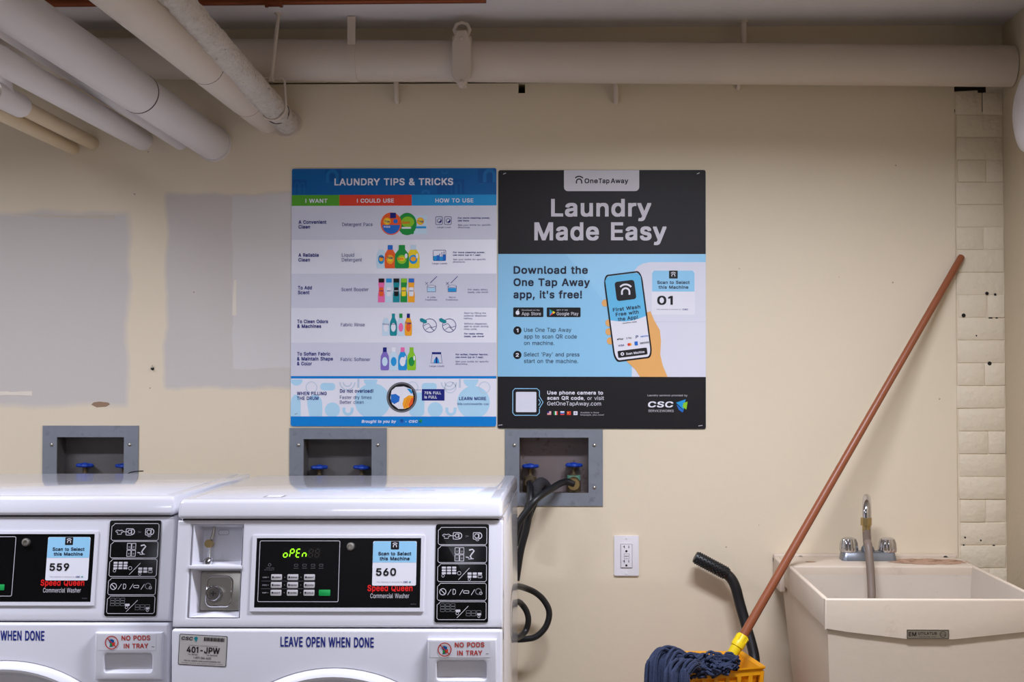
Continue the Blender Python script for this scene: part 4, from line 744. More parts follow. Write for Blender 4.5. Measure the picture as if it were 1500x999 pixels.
a.rect(469, 561, 491, 572, I_pale, 2, 5); a.rect(618, 561, 640, 572, I_pale, 2, 5); a.rect(600, 575, 622, 609.5, I_pale, 2, 6)
for x in (456, 604.5, 660, 710): a.ring(x, 567.5, 8, 1, I_out, 3)
for x in (509, 658): 
    for q in (12, 7): a.ring(x, 560, q-1, 1.6, I_out, 3, 14, 180, 360)
for x in (525, 674): a.line([(x, 555), (x, 568)], 3, I_out, 3)
for x in (510, 661): a.line([(x-6, 597)]+[(x-6*math.cos(math.radians(t)), 601+6*math.sin(math.radians(t))) for t in range(0, 181, 20)]+[(x+6, 597)], 4, I_pale, 3)
corner_rect(a, 425.7, 610, 727.3, 624.3, I_foot, 3.4, False)
a.text('Brought to you by', 530, 580, 619.3, 4.2, I_white, 4, .012, .2)
a.disc(589, 617, 3.6, I_mid, 3.8); a.disc(589, 616, 2.4, I_blued, 4); a.text('+', 594.2, 596.2, 618.5, 2.4, I_white, 4); a.text('CSC', 599, 612, 619, 3.6, I_white, 4, .03, .2)
a.poly([(613, 616), (619, 614), (618, 620)], I_gr2, 4); a.poly([(613, 616), (616, 620), (617, 618)], I_blued, 5)
mb.build('footer_band', root)
# pictures
mb = MB(); a = Art(mb, fx, fz, Y0)
def bottle(x0, x1, y0, y1, body, cap, lab, lab2=None, L=3, handle=False, squat=False):
    w = x1-x0; h = y1-y0; c = (x0+x1)/2; n0 = c-w*.2
    a.rect(c-w*.22, y0, c+w*.22, y0+h*.2, cap, L+1, .6)
    sh = [(c-w*.2, y0+h*.17), (c+w*.2, y0+h*.17), (c+w*.3, y0+h*.25), (c+w*.46, y0+h*.38), (x1, y0+h*.55), (x1, y1-2), (x1-1.2, y1), (x0+1.2, y1), (x0, y1-2), (x0, y0+h*.55), (c-w*.46, y0+h*.38), (c-w*.3, y0+h*.25)]
    a.poly(sh, body, L)
    a.disc(c, y0+h*.62, w*.33, lab, L+1, 16, ry=h*.2)
    if lab2: a.disc(c, y0+h*.60, w*.22, lab2, L+2, 14, ry=h*.1)
    if handle: a.disc(c+w*.3, y0+h*.47, w*.1, I_white, L+2, 12, ry=h*.11)
# row 1: two tubs and a pack
a.disc(572.5, 327.5, 15.5, I_or, 3, 30, ry=16.5); a.disc(572.5, 329.5, 13, I_mid, 4, 24, ry=13, a0=180, a1=360); a.disc(566.5, 324, 5.6, I_gold, 5); a.disc(566.5, 324, 4, I_yel, 6); a.text('Tide', 562.7, 570.4, 326, 3.4, I_navy, 7, .02); a.rect(571, 311.5, 579.5, 319.5, I_navy, 5, .6); a.disc(579, 324, 3.2, I_mid, 5); a.text('PODS', 562, 571, 333.5, 2.6, I_white, 7, .02)
a.disc(596, 328, 14, I_gr2, 2, 30, ry=16.5); a.disc(597, 325, 9.5, I_lime, 3, 20, ry=8); a.text('Gain', 588.8, 600, 328, 4.4, I_or, 4, .02); a.rect(588, 335, 606, 343, I_gr2, 4, 2); a.rect(588, 332.5, 602, 335, I_white, 4, 1)
a.rect(604.5, 315.5, 625, 343, I_clear, 1, 1.5); a.disc(615.5, 324, 5.4, I_gold, 3); a.disc(615.5, 324, 3.8, I_yel, 4); a.text('Tide', 611.5, 619.8, 326, 3.3, I_navy, 5, .02); a.rect(609, 331.5, 624, 334.5, I_sky, 3)
mb.build('detergent_picture', root); mb = MB(); a = Art(mb, fx, fz, Y0)
# row 2
bottle(551, 565, 359, 393, I_clear, I_white, I_sky, I_gold); bottle(563, 579.5, 359, 393, I_or, I_mid, I_gold, I_yel, 5); bottle(578, 599, 359, 393, I_gr2, I_gr2, I_lime, I_yel, 7, True); bottle(596, 614.5, 359, 393, I_yel, I_clear, I_sky, I_gold, 4, True)
a.text('Tide', 554.5, 562, 378, 3, I_navy, 9, .02); a.text('Tide', 566.5, 575, 379.5, 3.4, I_navy, 10, .02); a.text('Gain', 581.5, 591, 381, 4, I_or, 11, .02)
mb.build('detergent_picture', root); mb = MB(); a = Art(mb, fx, fz, Y0)
# row 3: tall jars
for i, (c1, c2, c3) in enumerate(((I_pink, I_blk, I_or), (I_clear, I_sky, I_white), (I_teal, I_blk, I_sky), (I_gr2, I_lime, I_yel), (I_gold, I_mid, I_white))):
    x = 553+i*11
    a.poly([(x+1, 408), (x+10, 408), (x+10, 416), (x+9, 424), (x+10.4, 432), (x+10.4, 443), (x+.4, 443), (x+.4, 432), (x+1.6, 424), (x+1, 416)], c1, 3)
    a.rect(x+1.4, 408, x+9.6, 414, c2, 4, .8); a.rect(x+2.2, 421, x+8.6, 434, c3 if i != 2 else I_blk, 4, 1.5); a.text('scent', x+2.6, x+8.4, 427, 2, I_navy if i != 2 else I_white, 5, .02)
mb.build('detergent_picture', root); mb = MB(); a = Art(mb, fx, fz, Y0)
# row 4
for i, (c1, c2, c3) in enumerate(((I_clear, I_white, I_white), (I_teal, I_teal, I_white), (I_clear, I_gr2, I_pink), (I_gold, I_navy, I_or))): bottle(560+i*11, 570.5+i*11, 459.5, 492, c1, c2, c3, None, 3)
a.text('Downy', 560.5, 570, 476, 2.4, I_navy, 6, .01); a.text('Downy', 572, 581, 476, 2.4, I_navy, 6, .01); a.text('Tide', 593.5, 602.5, 475, 3, I_navy, 6, .02)
mb.build('detergent_picture', root); mb = MB(); a = Art(mb, fx, fz, Y0)
# row 5
for i, (c1, c2, c3) in enumerate(((I_purp, I_navy, I_clear), (I_clear, I_white, I_sky), (I_sky, I_pink, I_white), (I_lime, I_lime, I_gr2))): bottle(557.5+i*13, 570+i*13.2, 509, 542.5, c1, c2, c3, None, 3, i > 1)
mb.build('detergent_picture', root)
mb = MB(); a = Art(mb, fx, fz, Y0)
for x in (643, 656): a.frame(x-5, 317.5, x+5, 329, .7, I_navy, 3, 1.5); a.ring(x+.5, 323.5, 3, .7, I_navy, 3); a.disc(x+1.5, 324, 2, I_navy, 4, 12); a.disc(x+.4, 322.6, 1.6, I_white, 5, 12)
mb.build('usage_icon', root); mb = MB(); a = Art(mb, fx, fz, Y0)
a.frame(634.5, 366.5, 653, 382, .6, I_navy, 3, 1.5)
for i, hh in enumerate((7, 8, 6, 9)): a.rect(635+i*4.5, 382-hh, 639.5+i*4.5, 381.8, I_mid if i % 2 else I_sky, 4)
for i, hh in enumerate((3, 5, 6)): a.line([(644+i*3.2, 376), (644+i*3.2, 376-hh)], .5, I_navy, 5); a.disc(644+i*3.2, 375.5-hh, .7, I_navy, 5, 8)
mb.build('usage_icon', root); mb = MB(); a = Art(mb, fx, fz, Y0)
for x, fillc in ((632, I_pale), (662.5, I_sky)):
    a.disc(x, 419.5, 6.4, I_navy, 3, 20, ry=1.7); a.disc(x, 419.5, 5.7, I_white, 4, 20, ry=1.1); a.line([(x-6.2, 419.5), (x-6.2, 427.6), (x+6.2, 427.6), (x+6.2, 419.5)], .6, I_navy, 3); a.rect(x-5.7, 422, x+5.7, 427.3, fillc, 2)
    a.line([(x-2, 415), (x+8, 405)], .9, I_navy, 4); a.line([(x-9, 413.5), (x-5, 417.5)], .5, I_navy, 4); a.line([(x-9, 417.5), (x-5, 413.5)], .5, I_navy, 4)
mb.build('usage_icon', root); mb = MB(); a = Art(mb, fx, fz, Y0)
for x in (629.8, 658.3):
    a.ring(x, 477, 9.8, .8, I_navy, 3); a.poly([(x-15, 467.5), (x-12, 466), (x-5, 469.5), (x-4, 472.5), (x-7, 474), (x-14, 471)], I_teal, 4); a.line([(x-9, 477), (x-2, 474), (x+3, 480), (x+9, 478)], .7, I_navy, 4); a.line([(x-6, 483), (x, 479), (x+6, 484)], .7, I_navy, 4)
mb.build('usage_icon', root); mb = MB(); a = Art(mb, fx, fz, Y0)
a.line([(633.5, 517), (646, 517), (648, 532), (631.5, 532)], .7, I_navy, 3, True); a.rect(633, 516, 646.5, 519, I_navy, 4); a.disc(639.7, 532, 4, I_sky, 4, 14, ry=8, a0=0, a1=180); a.rect(638.6, 523, 640.8, 532, I_navy, 5)
mb.build('usage_icon', root)
mb = MB(); a = Art(mb, fx, fz, Y0)
a.disc(588.8, 582, 22.3, I_grey, 3, 40); a.disc(588.8, 582, 19.6, I_char, 4, 40); a.disc(588.8, 582, 18.2, I_blk, 5, 36)
a.poly([(574, 572), (580, 567), (592, 566), (603, 570), (606, 580), (603, 592), (594, 599), (584, 599), (575, 592), (572, 583)], I_white, 6)
a.poly([(573, 578), (580, 577), (586, 581), (585, 588), (578, 592), (573, 588)], I_mid, 7); a.poly([(590, 592), (592, 584), (599, 579), (606, 580), (605, 590), (599, 597), (592, 599)], I_gold, 7); a.poly([(599, 592), (604, 583), (606.5, 582), (605, 591), (600, 597)], I_or, 8); a.poly([(596, 569), (602, 570), (605, 575), (603, 577)], I_sky, 8)
for i in range(3): a.line([(593+i*3, 597-i), (598+i*2.5, 583)], .6, I_or, 9)
for p_ in range(5): a.rect(607.5+p_*2, 570.6, 608.6+p_*2, 571.6, I_navy, 6)
a.rect(618.3, 570, 651.5, 586.7, I_navy, 4); a.text('75% FULL', 622, 646.5, 577.5, 4, I_white, 6, .03); a.text('is FULL', 622, 640.5, 583.6, 4, I_white, 6, .03)
a.line([(431.5, 607), (435.5, 605.6)], .7, I_grey, 5)
mb.build('drum_picture', root)

# --- right poster
root, fx, fz = poster_frame('wall_poster', 728.7, 1033, 248.5, 628, 'black and light blue poster showing a phone in a hand, right of the pair', I_lblue, math.radians(.12))
mb = MB(); a = Art(mb, fx, fz, Y0)
corner_rect(a, 728.8, 248.6, 1032.9, 372, I_char, 1, True)
a.poly([(825.3, 248.8), (935.7, 248.8), (935.7, 273)]+[(929.7+6*math.cos(math.radians(t)), 273.6+6*math.sin(math.radians(t))) for t in range(0, 91, 15)]+[(831.3-6*math.sin(math.radians(t)), 273.6+6*math.cos(math.radians(t))) for t in range(0, 91, 15)], I_lgrey, 2)
a.logo(847.5, 264.2, 6, I_blk, 4); a.text('One', 855.5, 875, 268, 7, I_blk, 4, .012); a.text('Tap', 876, 892, 268, 7, I_blk, 4, .012); a.text('Away', 894, 919.6, 268, 7, I_blk, 4, .012)
a.text('Laundry', 806.5, 953.3, 317, 26, I_lgrey, 4, .03); a.text('Made Easy', 782, 975.5, 352, 26.5, I_lgrey, 4, .03)
for x, s_ in ((738, 1), (1022, 1)): a.line([(x-2, 254.5), (x+2, 252.8)], 1, I_lgrey, 4)
mb.build('heading_panel', root)
mb = MB(); a = Art(mb, fx, fz, Y0)
a.poly([(1032.9, 384), (951, 384), (941, 386), (934, 390), (929, 396), (926, 403), (925, 412), (925, 552), (1032.9, 552)], I_mach, 1)
a.rect(945, 471, 1032.9, 472, I_row, 2)
a.rect(954, 396, 1017, 461, I_white, 2, 3); a.poly([(954.5, 427), (954.5, 400), (957, 396.4), (1014, 396.4), (1016.5, 400), (1016.5, 427)], I_lblue, 3)
a.rect(979.3, 396.4, 992, 408, I_char, 4, 1); a.logo(985.6, 402.6, 3.5, I_white, 5)
a.text('Scan to Select', 962, 1009.4, 416, 4.6, I_dk, 5, .025); a.text('this Machine', 964, 1007.5, 423, 4.6, I_dk, 5, .025)
a.text('01', 962, 984.8, 446.5, 13, I_blk, 5, .04); a.text('This machine is serviced by', 961, 997, 454, 1.6, I_grey, 4); a.text('CSC', 999, 1007, 454.4, 2.2, I_navy, 4, .02)
mb.build('machine_picture', root)
mb = MB(); a = Art(mb, fx, fz, Y0)
a.poly([(952, 456), (958, 470), (966, 484), (967.5, 500), (966.5, 520), (970, 535), (977, 552), (937, 552), (930, 541), (918, 530), (915, 500), (940, 460)], I_skin, 4)
for (x, y) in ((886, 444), (891.5, 473), (891.5, 486), (893.5, 499.5)): a.disc(x, y, 5.2, I_skin, 4, 16)
ph = lambda u, v: (884.0+u*54.0+v*16.5, 404.5-u*6.8+v*125.0)     # phone face, u right, v down
def phr(u0, v0, u1, v1, m, L, r=.09):
    p = rrect(0, 0, 1, 1, r, 5); a.poly([ph(u0+(u1-u0)*x, v0+(v1-v0)*(.5+(y-.5))) for x, y in p], m, L)
phr(-.02, -.01, 1.02, 1.01, I_blk, 6, .12); phr(.02, .008, .98, .992, I_white, 7, .11)
p = [q for q in rrect(0, 0, 1, 1, .11, 5)]
a.poly([ph(.02, .52)]+[ph(.02+.96*i/10, .52+.035*math.sin(PI*i/10)) for i in range(1, 10)]+[ph(.98, .52)]+[ph(.98-.0, .06), ph(.93, .02), ph(.85, .009), ph(.15, .009), ph(.07, .02), ph(.02, .06)], I_phone, 8)
phr(.26, .085, .79, .31, I_char, 9, .14); c = ph(.53, .20); a.logo(c[0], c[1], 8.6, I_white, 10)
rt = math.atan2(-6.8, 54)
for t, u0, u1, v in (('First Wash', .12, .86, .425), ('Free with', .18, .80, .483), ('the App!', .22, .76, .541)): q = ph(u0, v); a.text(t, q[0], q[0]+(u1-u0)*54.4, q[1], 5.2, I_dk, 10, .025, 0, rt)
q = ph(.33, .578); a.text('Conditions Apply', q[0], q[0]+21, q[1], 1.4, I_dk, 10, .02, 0, rt)
for t, u0, u1, v, m in (('Pay', .17, .30, .76, I_blk), ('G Pay', .38, .52, .76, I_grey), ('P', .63, .70, .765, I_navy), ('venmo', .76, .97, .76, I_mid), ('VISA', .14, .30, .835, I_navy), ('DISCOVER', .73, .97, .838, I_char)): q = ph(u0, v); a.text(t, q[0], q[0]+(u1-u0)*54, q[1], 2.6 if t != 'P' else 4.2, m, 10, .02, .1 if t in ('VISA', 'P') else 0, rt)
q = ph(.145, .75); a.disc(q[0], q[1], 1, I_blk, 10, 10)
q = ph(.425, .825); a.disc(q[0], q[1], 2.1, I_red, 10, 14); a.disc(q[0]+2, q[1]-.2, 2.1, I_gold, 9, 14); phr(.58, .80, .67, .845, I_mid, 10, .1)
phr(.10, .885, .89, .965, I_char, 9, .08); q = ph(.22, .925); a.disc(q[0], q[1], 2.6, I_white, 10, 16); a.disc(q[0], q[1], 1.1, I_char, 11, 10); q = ph(.32, .943); a.text('Scan Machine', q[0], q[0]+27, q[1], 3.4, I_white, 10, .02, 0, rt)
mb.build('hand_and_phone_picture', root)
mb = MB(); a = Art(mb, fx, fz, Y0)
for i, (t, x1) in enumerate((('Download the', 860.5), ('One Tap Away', 863.5), ("app, it's free!", 852))): a.text(t, 751.7, x1, 401.2+i*18, 11.2, I_dk, 4, .03)
mb.build('invitation_lettering', root); mb = MB(); a = Art(mb, fx, fz, Y0)
a.rect(751.3, 450.6, 795.5, 464.7, I_blk, 2, 1.5)
a.text('Download on the', 764, 790, 455.4, 1.8, I_white, 4); a.text('App Store', 763.8, 792, 462, 4.6, I_white, 4, .01); a.disc(757.8, 458.4, 3, I_white, 4, 16, ry=3.2); a.disc(761, 457.6, 1, I_blk, 5, 10); a.line([(758, 454.8), (759.2, 453.2)], .9, I_white, 4)
mb.build('store_badge', root); mb = MB(); a = Art(mb, fx, fz, Y0)
a.rect(800.5, 450.6, 850, 464.7, I_blk, 2, 1.5)
a.text('GET IT ON', 815, 831, 455.4, 1.8, I_white, 4); a.text('Google Play', 815, 846.8, 462, 4.6, I_white, 4, .01)
a.poly([(804.5, 453), (804.5, 463), (808.5, 458)], I_sky, 4); a.poly([(804.5, 453), (808.5, 458), (810.3, 456)], I_gr2, 4); a.poly([(804.5, 463), (808.5, 458), (810.3, 460)], I_red, 4); a.poly([(808.5, 458), (810.3, 456), (813, 458), (810.3, 460)], I_yel, 4)
mb.build('store_badge', root); mb = MB(); a = Art(mb, fx, fz, Y0)
for n, y in (('1', 484.4), ('2', 520.3)): a.disc(757.5, y, 6, I_blk, 2); a.text(n, 756 if n == '1' else 755.2, 759 if n == '1' else 759.8, y+2.7, 5.4, I_white, 4, .03)
for t, x1, y in (('Use One Tap Away', 836.5, 486.3), ('app to scan QR code', 844.5, 496), ('on machine.', 811.8, 505.6), ("Select 'Pay' and press", 848.5, 522.3), ('start on the machine.', 846.5, 532)): a.text(t, 767.3, x1, y, 5.8, I_dk, 4)
mb.build('step_lettering', root)
mb = MB(); a = Art(mb, fx, fz, Y0)
corner_rect(a, 728.8, 552, 1032.9, 627.9, I_char2, 1, False)
for r in (38, 62): a.ring(1030, 612, r, 12, I_char, 2, 20, 95, 200) if r < 50 else None
a.line([(790, 581), (790, 573), (786.5, 569.6), (754, 569.6), (751, 573), (751, 605), (754, 608.6), (786.5, 608.6), (790, 605), (790, 599)], 1.1, I_lblue, 3)
a.line([(790, 581), (795.3, 589.5), (790, 598)], 1.1, I_lblue, 3); a.line([(789, 585), (791.5, 589.5), (789, 594)], 1.1, I_lblue, 3)
a.rect(755.5, 574.3, 785.5, 604, I_mach, 3, 1.5)
a.text('Use phone camera to', 801.5, 883, 578, 5.3, I_white, 4, .025); a.text('scan QR code', 801.5, 854.3, 585.8, 5.3, I_white, 4, .025); a.text(', or visit', 855, 884.3, 585.8, 5.3, I_white, 4); a.text('GetOneTapAway.com', 801.5, 880, 594, 5.6, I_white, 4)
for i, cs in enumerate(((I_mid, I_red), (I_gr2, I_red), (I_white, I_mid), (I_red, I_red), (I_white, I_white))):
    x = 801.5+i*9.6; a.rect(x, 602.5, x+5.8, 608, I_white if i < 3 else cs[0], 3)
    if i == 0: a.rect(x, 602.5, x+2.8, 605, I_navy, 4); a.rect(x+2.8, 603, x+5.8, 603.8, I_red, 4); a.rect(x, 605.4, x+5.8, 606.2, I_red, 4); a.rect(x, 607, x+5.8, 607.8, I_red, 4)
    if i == 1: a.rect(x, 602.5, x+1.9, 608, I_gr2, 4); a.rect(x+3.9, 602.5, x+5.8, 608, I_red, 4)
    if i == 2: a.rect(x, 604.4, x+5.8, 606.2, I_mid, 4); a.rect(x, 606.2, x+5.8, 608, I_red, 4)
    if i == 3: a.disc(x+1.6, 604.6, .9, I_yel, 4, 8)
    if i == 4: a.ring(x+2.9, 605.2, 1.1, .6, I_navy, 4, 10)
a.text('Available in these', 850, 877, 605.3, 2.0, I_lgrey, 4); a.text('languages, plus more!', 850, 884, 608.6, 2.0, I_lgrey, 4)
a.text('Laundry services provided by', 948, 1006, 580.2, 2.6, I_lgrey, 4)
a.text('CSC', 948, 984.5, 596.5, 8.6, I_white, 4, .06, .16); a.text('SERVICEWORKS', 949, 986, 603.2, 3.4, I_lgrey, 4)
a.poly([(989.5, 589.5), (1003.5, 584.5), (1000.5, 600)], I_sky, 4); a.poly([(1000, 590), (1006.3, 588), (1004.5, 599.5), (999, 596)], I_lime, 5); a.poly([(990, 592), (1000.5, 601), (999, 603.8), (993.5, 600)], I_mid, 5)
for x in (732, 1024): a.line([(x-2, 623.4), (x+4, 622.6)], .8, I_lgrey, 4)
mb.build('footer_panel', root)

# ------------------------------------------------------------------ recessed valve boxes
def handwheel(mbx, c, r, m, tilt=0, ph=0):
    pts = []
    for i in range(40):
        t = 2*PI*i/40; rr_ = r*(1+.10*math.cos(5*t+ph)); pts.append((c.x+rr_*math.cos(t), c.y+rr_*math.sin(t), c.z+tilt*rr_*math.cos(t)))
    mbx.tube(pts, .0052, m, 10, closed=True)
    for i in range(5):
        t = 2*PI*i/5+.3; mbx.tube([c, c+Vector((r*math.cos(t), r*math.sin(t), tilt*r*math.cos(t)))], .0042, m, 8)
    mbx.lathe([(.009, -.006), (.009, .006), (.004, .008)], m, 14, Matrix.Translation(c))
labels = ['grey steel valve box behind the left washer, leftmost of the three', 'grey steel valve box below the blue poster, middle of the three', 'grey steel valve box with hoses below the black poster, rightmost of the three']
WHEELS = [((124.5, 681.5), (182, 682.5)), ((467.5, 684.5), (530, 684.8)), ((776.5, 682.8), (840.5, 681.2))]
HOSEPT = {}
for i in range(3):
    x0, x1, y0, y1 = boxes[i]; ox0, ox1, ot = opens[i]; h = holes[i]
    zb = WZ(y1); cx = (WX(x0)+WX(x1))/2
    root = empty('valve_box', (cx, WALL, zb), labels[i], 'valve box', 'recessed valve boxes behind the washers')
    rel = lambda v: Vector(v)-Vector((cx, WALL, zb))
    b = MB(); b.plate(WX(x0)-cx, WX(x1)-cx, 0, WZ(y0)-zb, -.004, 0, [(h[0]-cx, h[1]-cx, h[2]-zb, h[3]-zb)], M_galv, .0015); b.build('face_plate', root)
    b = MB(); mi_ = M_boxrust if i == 2 else M_boxin; dpt = .062; e = .0005
    q0, q1, q2, q3 = h[0]-cx+e, h[1]-cx-e, h[2]-zb+e, h[3]-zb-e
    b.add([(q0, 0, q2), (q1, 0, q2), (q1, 0, q3), (q0, 0, q3), (q0, dpt, q2), (q1, dpt, q2), (q1, dpt, q3), (q0, dpt, q3)], [(4, 5, 6, 7), (0, 1, 5, 4), (1, 2, 6, 5), (2, 3, 7, 6), (3, 0, 4, 7)], mi_)
    b.build('recess', root)
    for sx in ((x0+ox0)/2+3, (x1+ox1)/2-2):
        for sy in ((652, 714)):
            q = rel((WX(sx), WALL-.004, WZ(sy))); s_ = MB(); s_.lathe([(.0052, .001), (.0048, -.001), (.003, -.0026), (0, -.003)], M_steel, 14, Matrix.Translation(q) @ Matrix.Rotation(-PI/2, 4, 'X') @ Matrix.Scale(1, 4)); s_.build('screw', root)
    for k_, (wx, wy) in enumerate(WHEELS[i]):
        yv = WALL+.036; p = P(wx, wy, yv); c = rel(p); fl = q2
        b = MB(); b.lathe([(.020, fl), (.020, fl+.03), (.015, fl+.032), (.015, c.z-.045), (.0185, c.z-.044), (.0185, c.z-.030), (.010, c.z-.028), (.0055, c.z-.024), (.0055, c.z)], M_valve, 18, Matrix.Translation((c.x, c.y, 0)))
        b.tube([(c.x, c.y, fl+.035), (c.x, c.y-.036, fl+.026)], .0135, M_valve, 18)
        vv = b.build('valve', root)
        b = MB(); handwheel(b, c, .0185, M_bluew, random.uniform(-.08, .08), k_); b.build('handwheel', vv, 'blue handwheel')
        HOSEPT[(i, k_)] = Vector((cx, WALL, zb))+Vector((c.x, c.y-.036, fl+.026))
        if i == 2 and k_ == 1:
            b = MB(); b.tube([(c.x, c.y, c.z-.043), (c.x, c.y, c.z-.029)], .0192, mat('green_tag', (96, 150, 128), .6, var=.2, scale=70), 18); b.build('valve_tag', vv, 'green tag')
            b = MB(); b.tube([(c.x, c.y-.022, fl+.029), (c.x, c.y-.046, fl+.024)], .0165, M_brass, 20); b.build('coupling', vv, 'brass coupling')

# hoses
def thing_tube(name, pts, r, m, label, cat, group=None, n=14, seg=8):
    b = MB(); b.tube(crom(pts, seg), r, m, n); return tag(b.build(name), label, cat, group)
GH = 'black hoses behind the right washer'
s0 = HOSEPT[(2, 1)]
thing_tube('water_hose', [s0+Vector((0, -.006, 0)), P(826, 706, 3.68), P(806, 717, 3.625), P(786, 731, 3.585), P(772, 748, 3.575), P(758, 770, 3.57), P(752, 800, 3.57)], .0098, M_hose, 'black hose curving down left from the right valve of the rightmost box', 'hose', GH)
s1 = HOSEPT[(2, 0)]
thing_tube('water_hose', [s1+Vector((0, -.002, 0)), P(777, 712, 3.672), P(777, 724, 3.632), P(776, 745, 3.612), P(771, 775, 3.605), P(763, 806, 3.60), P(756, 850, 3.60)], .0098, M_hose, 'black hose hanging straight down from the left valve of the rightmost box', 'hose', GH)
M_foam = mat('dark_hose_wrap', (44, 43, 46), .85, var=.2, scale=80, bump=.5, bscale=200)
thing_tube('hose_wrap', [P(799, 722, 3.745), P(799, 712, 3.735), P(792, 707, 3.70), P(786, 715, 3.672), P(780, 735, 3.664), P(772, 756, 3.655), P(760, 800, 3.65)], [.011]*2+[.0155]*47, M_foam, 'thick dark hose bending over the lower edge of the rightmost valve box', 'hose', GH)
thing_tube('drain_hose', [P(742, 857, 3.445), P(757, 858.5, 3.53), P(768, 861, 3.585), P(784, 868, 3.61), P(797, 880, 3.62), P(804.5, 897, 3.62), P(800, 917, 3.615), P(786, 932, 3.61), P(770, 936, 3.61), P(750, 937, 3.61)], .0085, M_hose, 'black hose in a wide loop out from behind the right washer', 'hose', GH)
thing_tube('drain_hose', [P(742, 879, 3.445), P(756, 881, 3.50), P(763, 884, 3.54), P(771, 895, 3.55), P(774, 909, 3.55), P(770, 924, 3.55), P(760, 933, 3.52), P(748, 936, 3.445)], .0082, M_hose, 'black hose in a small tight loop inside the wide one', 'hose', GH)
thing_tube('wire_end', [P(172, 735, 3.50), P(178, 704, 3.56), P(188, 693.5, 3.63), P(199, 690.5, 3.64), P(210, 690, 3.64)], .0016, M_hose, 'thin black wire end poking up behind the left washer', 'wire', None, 8)

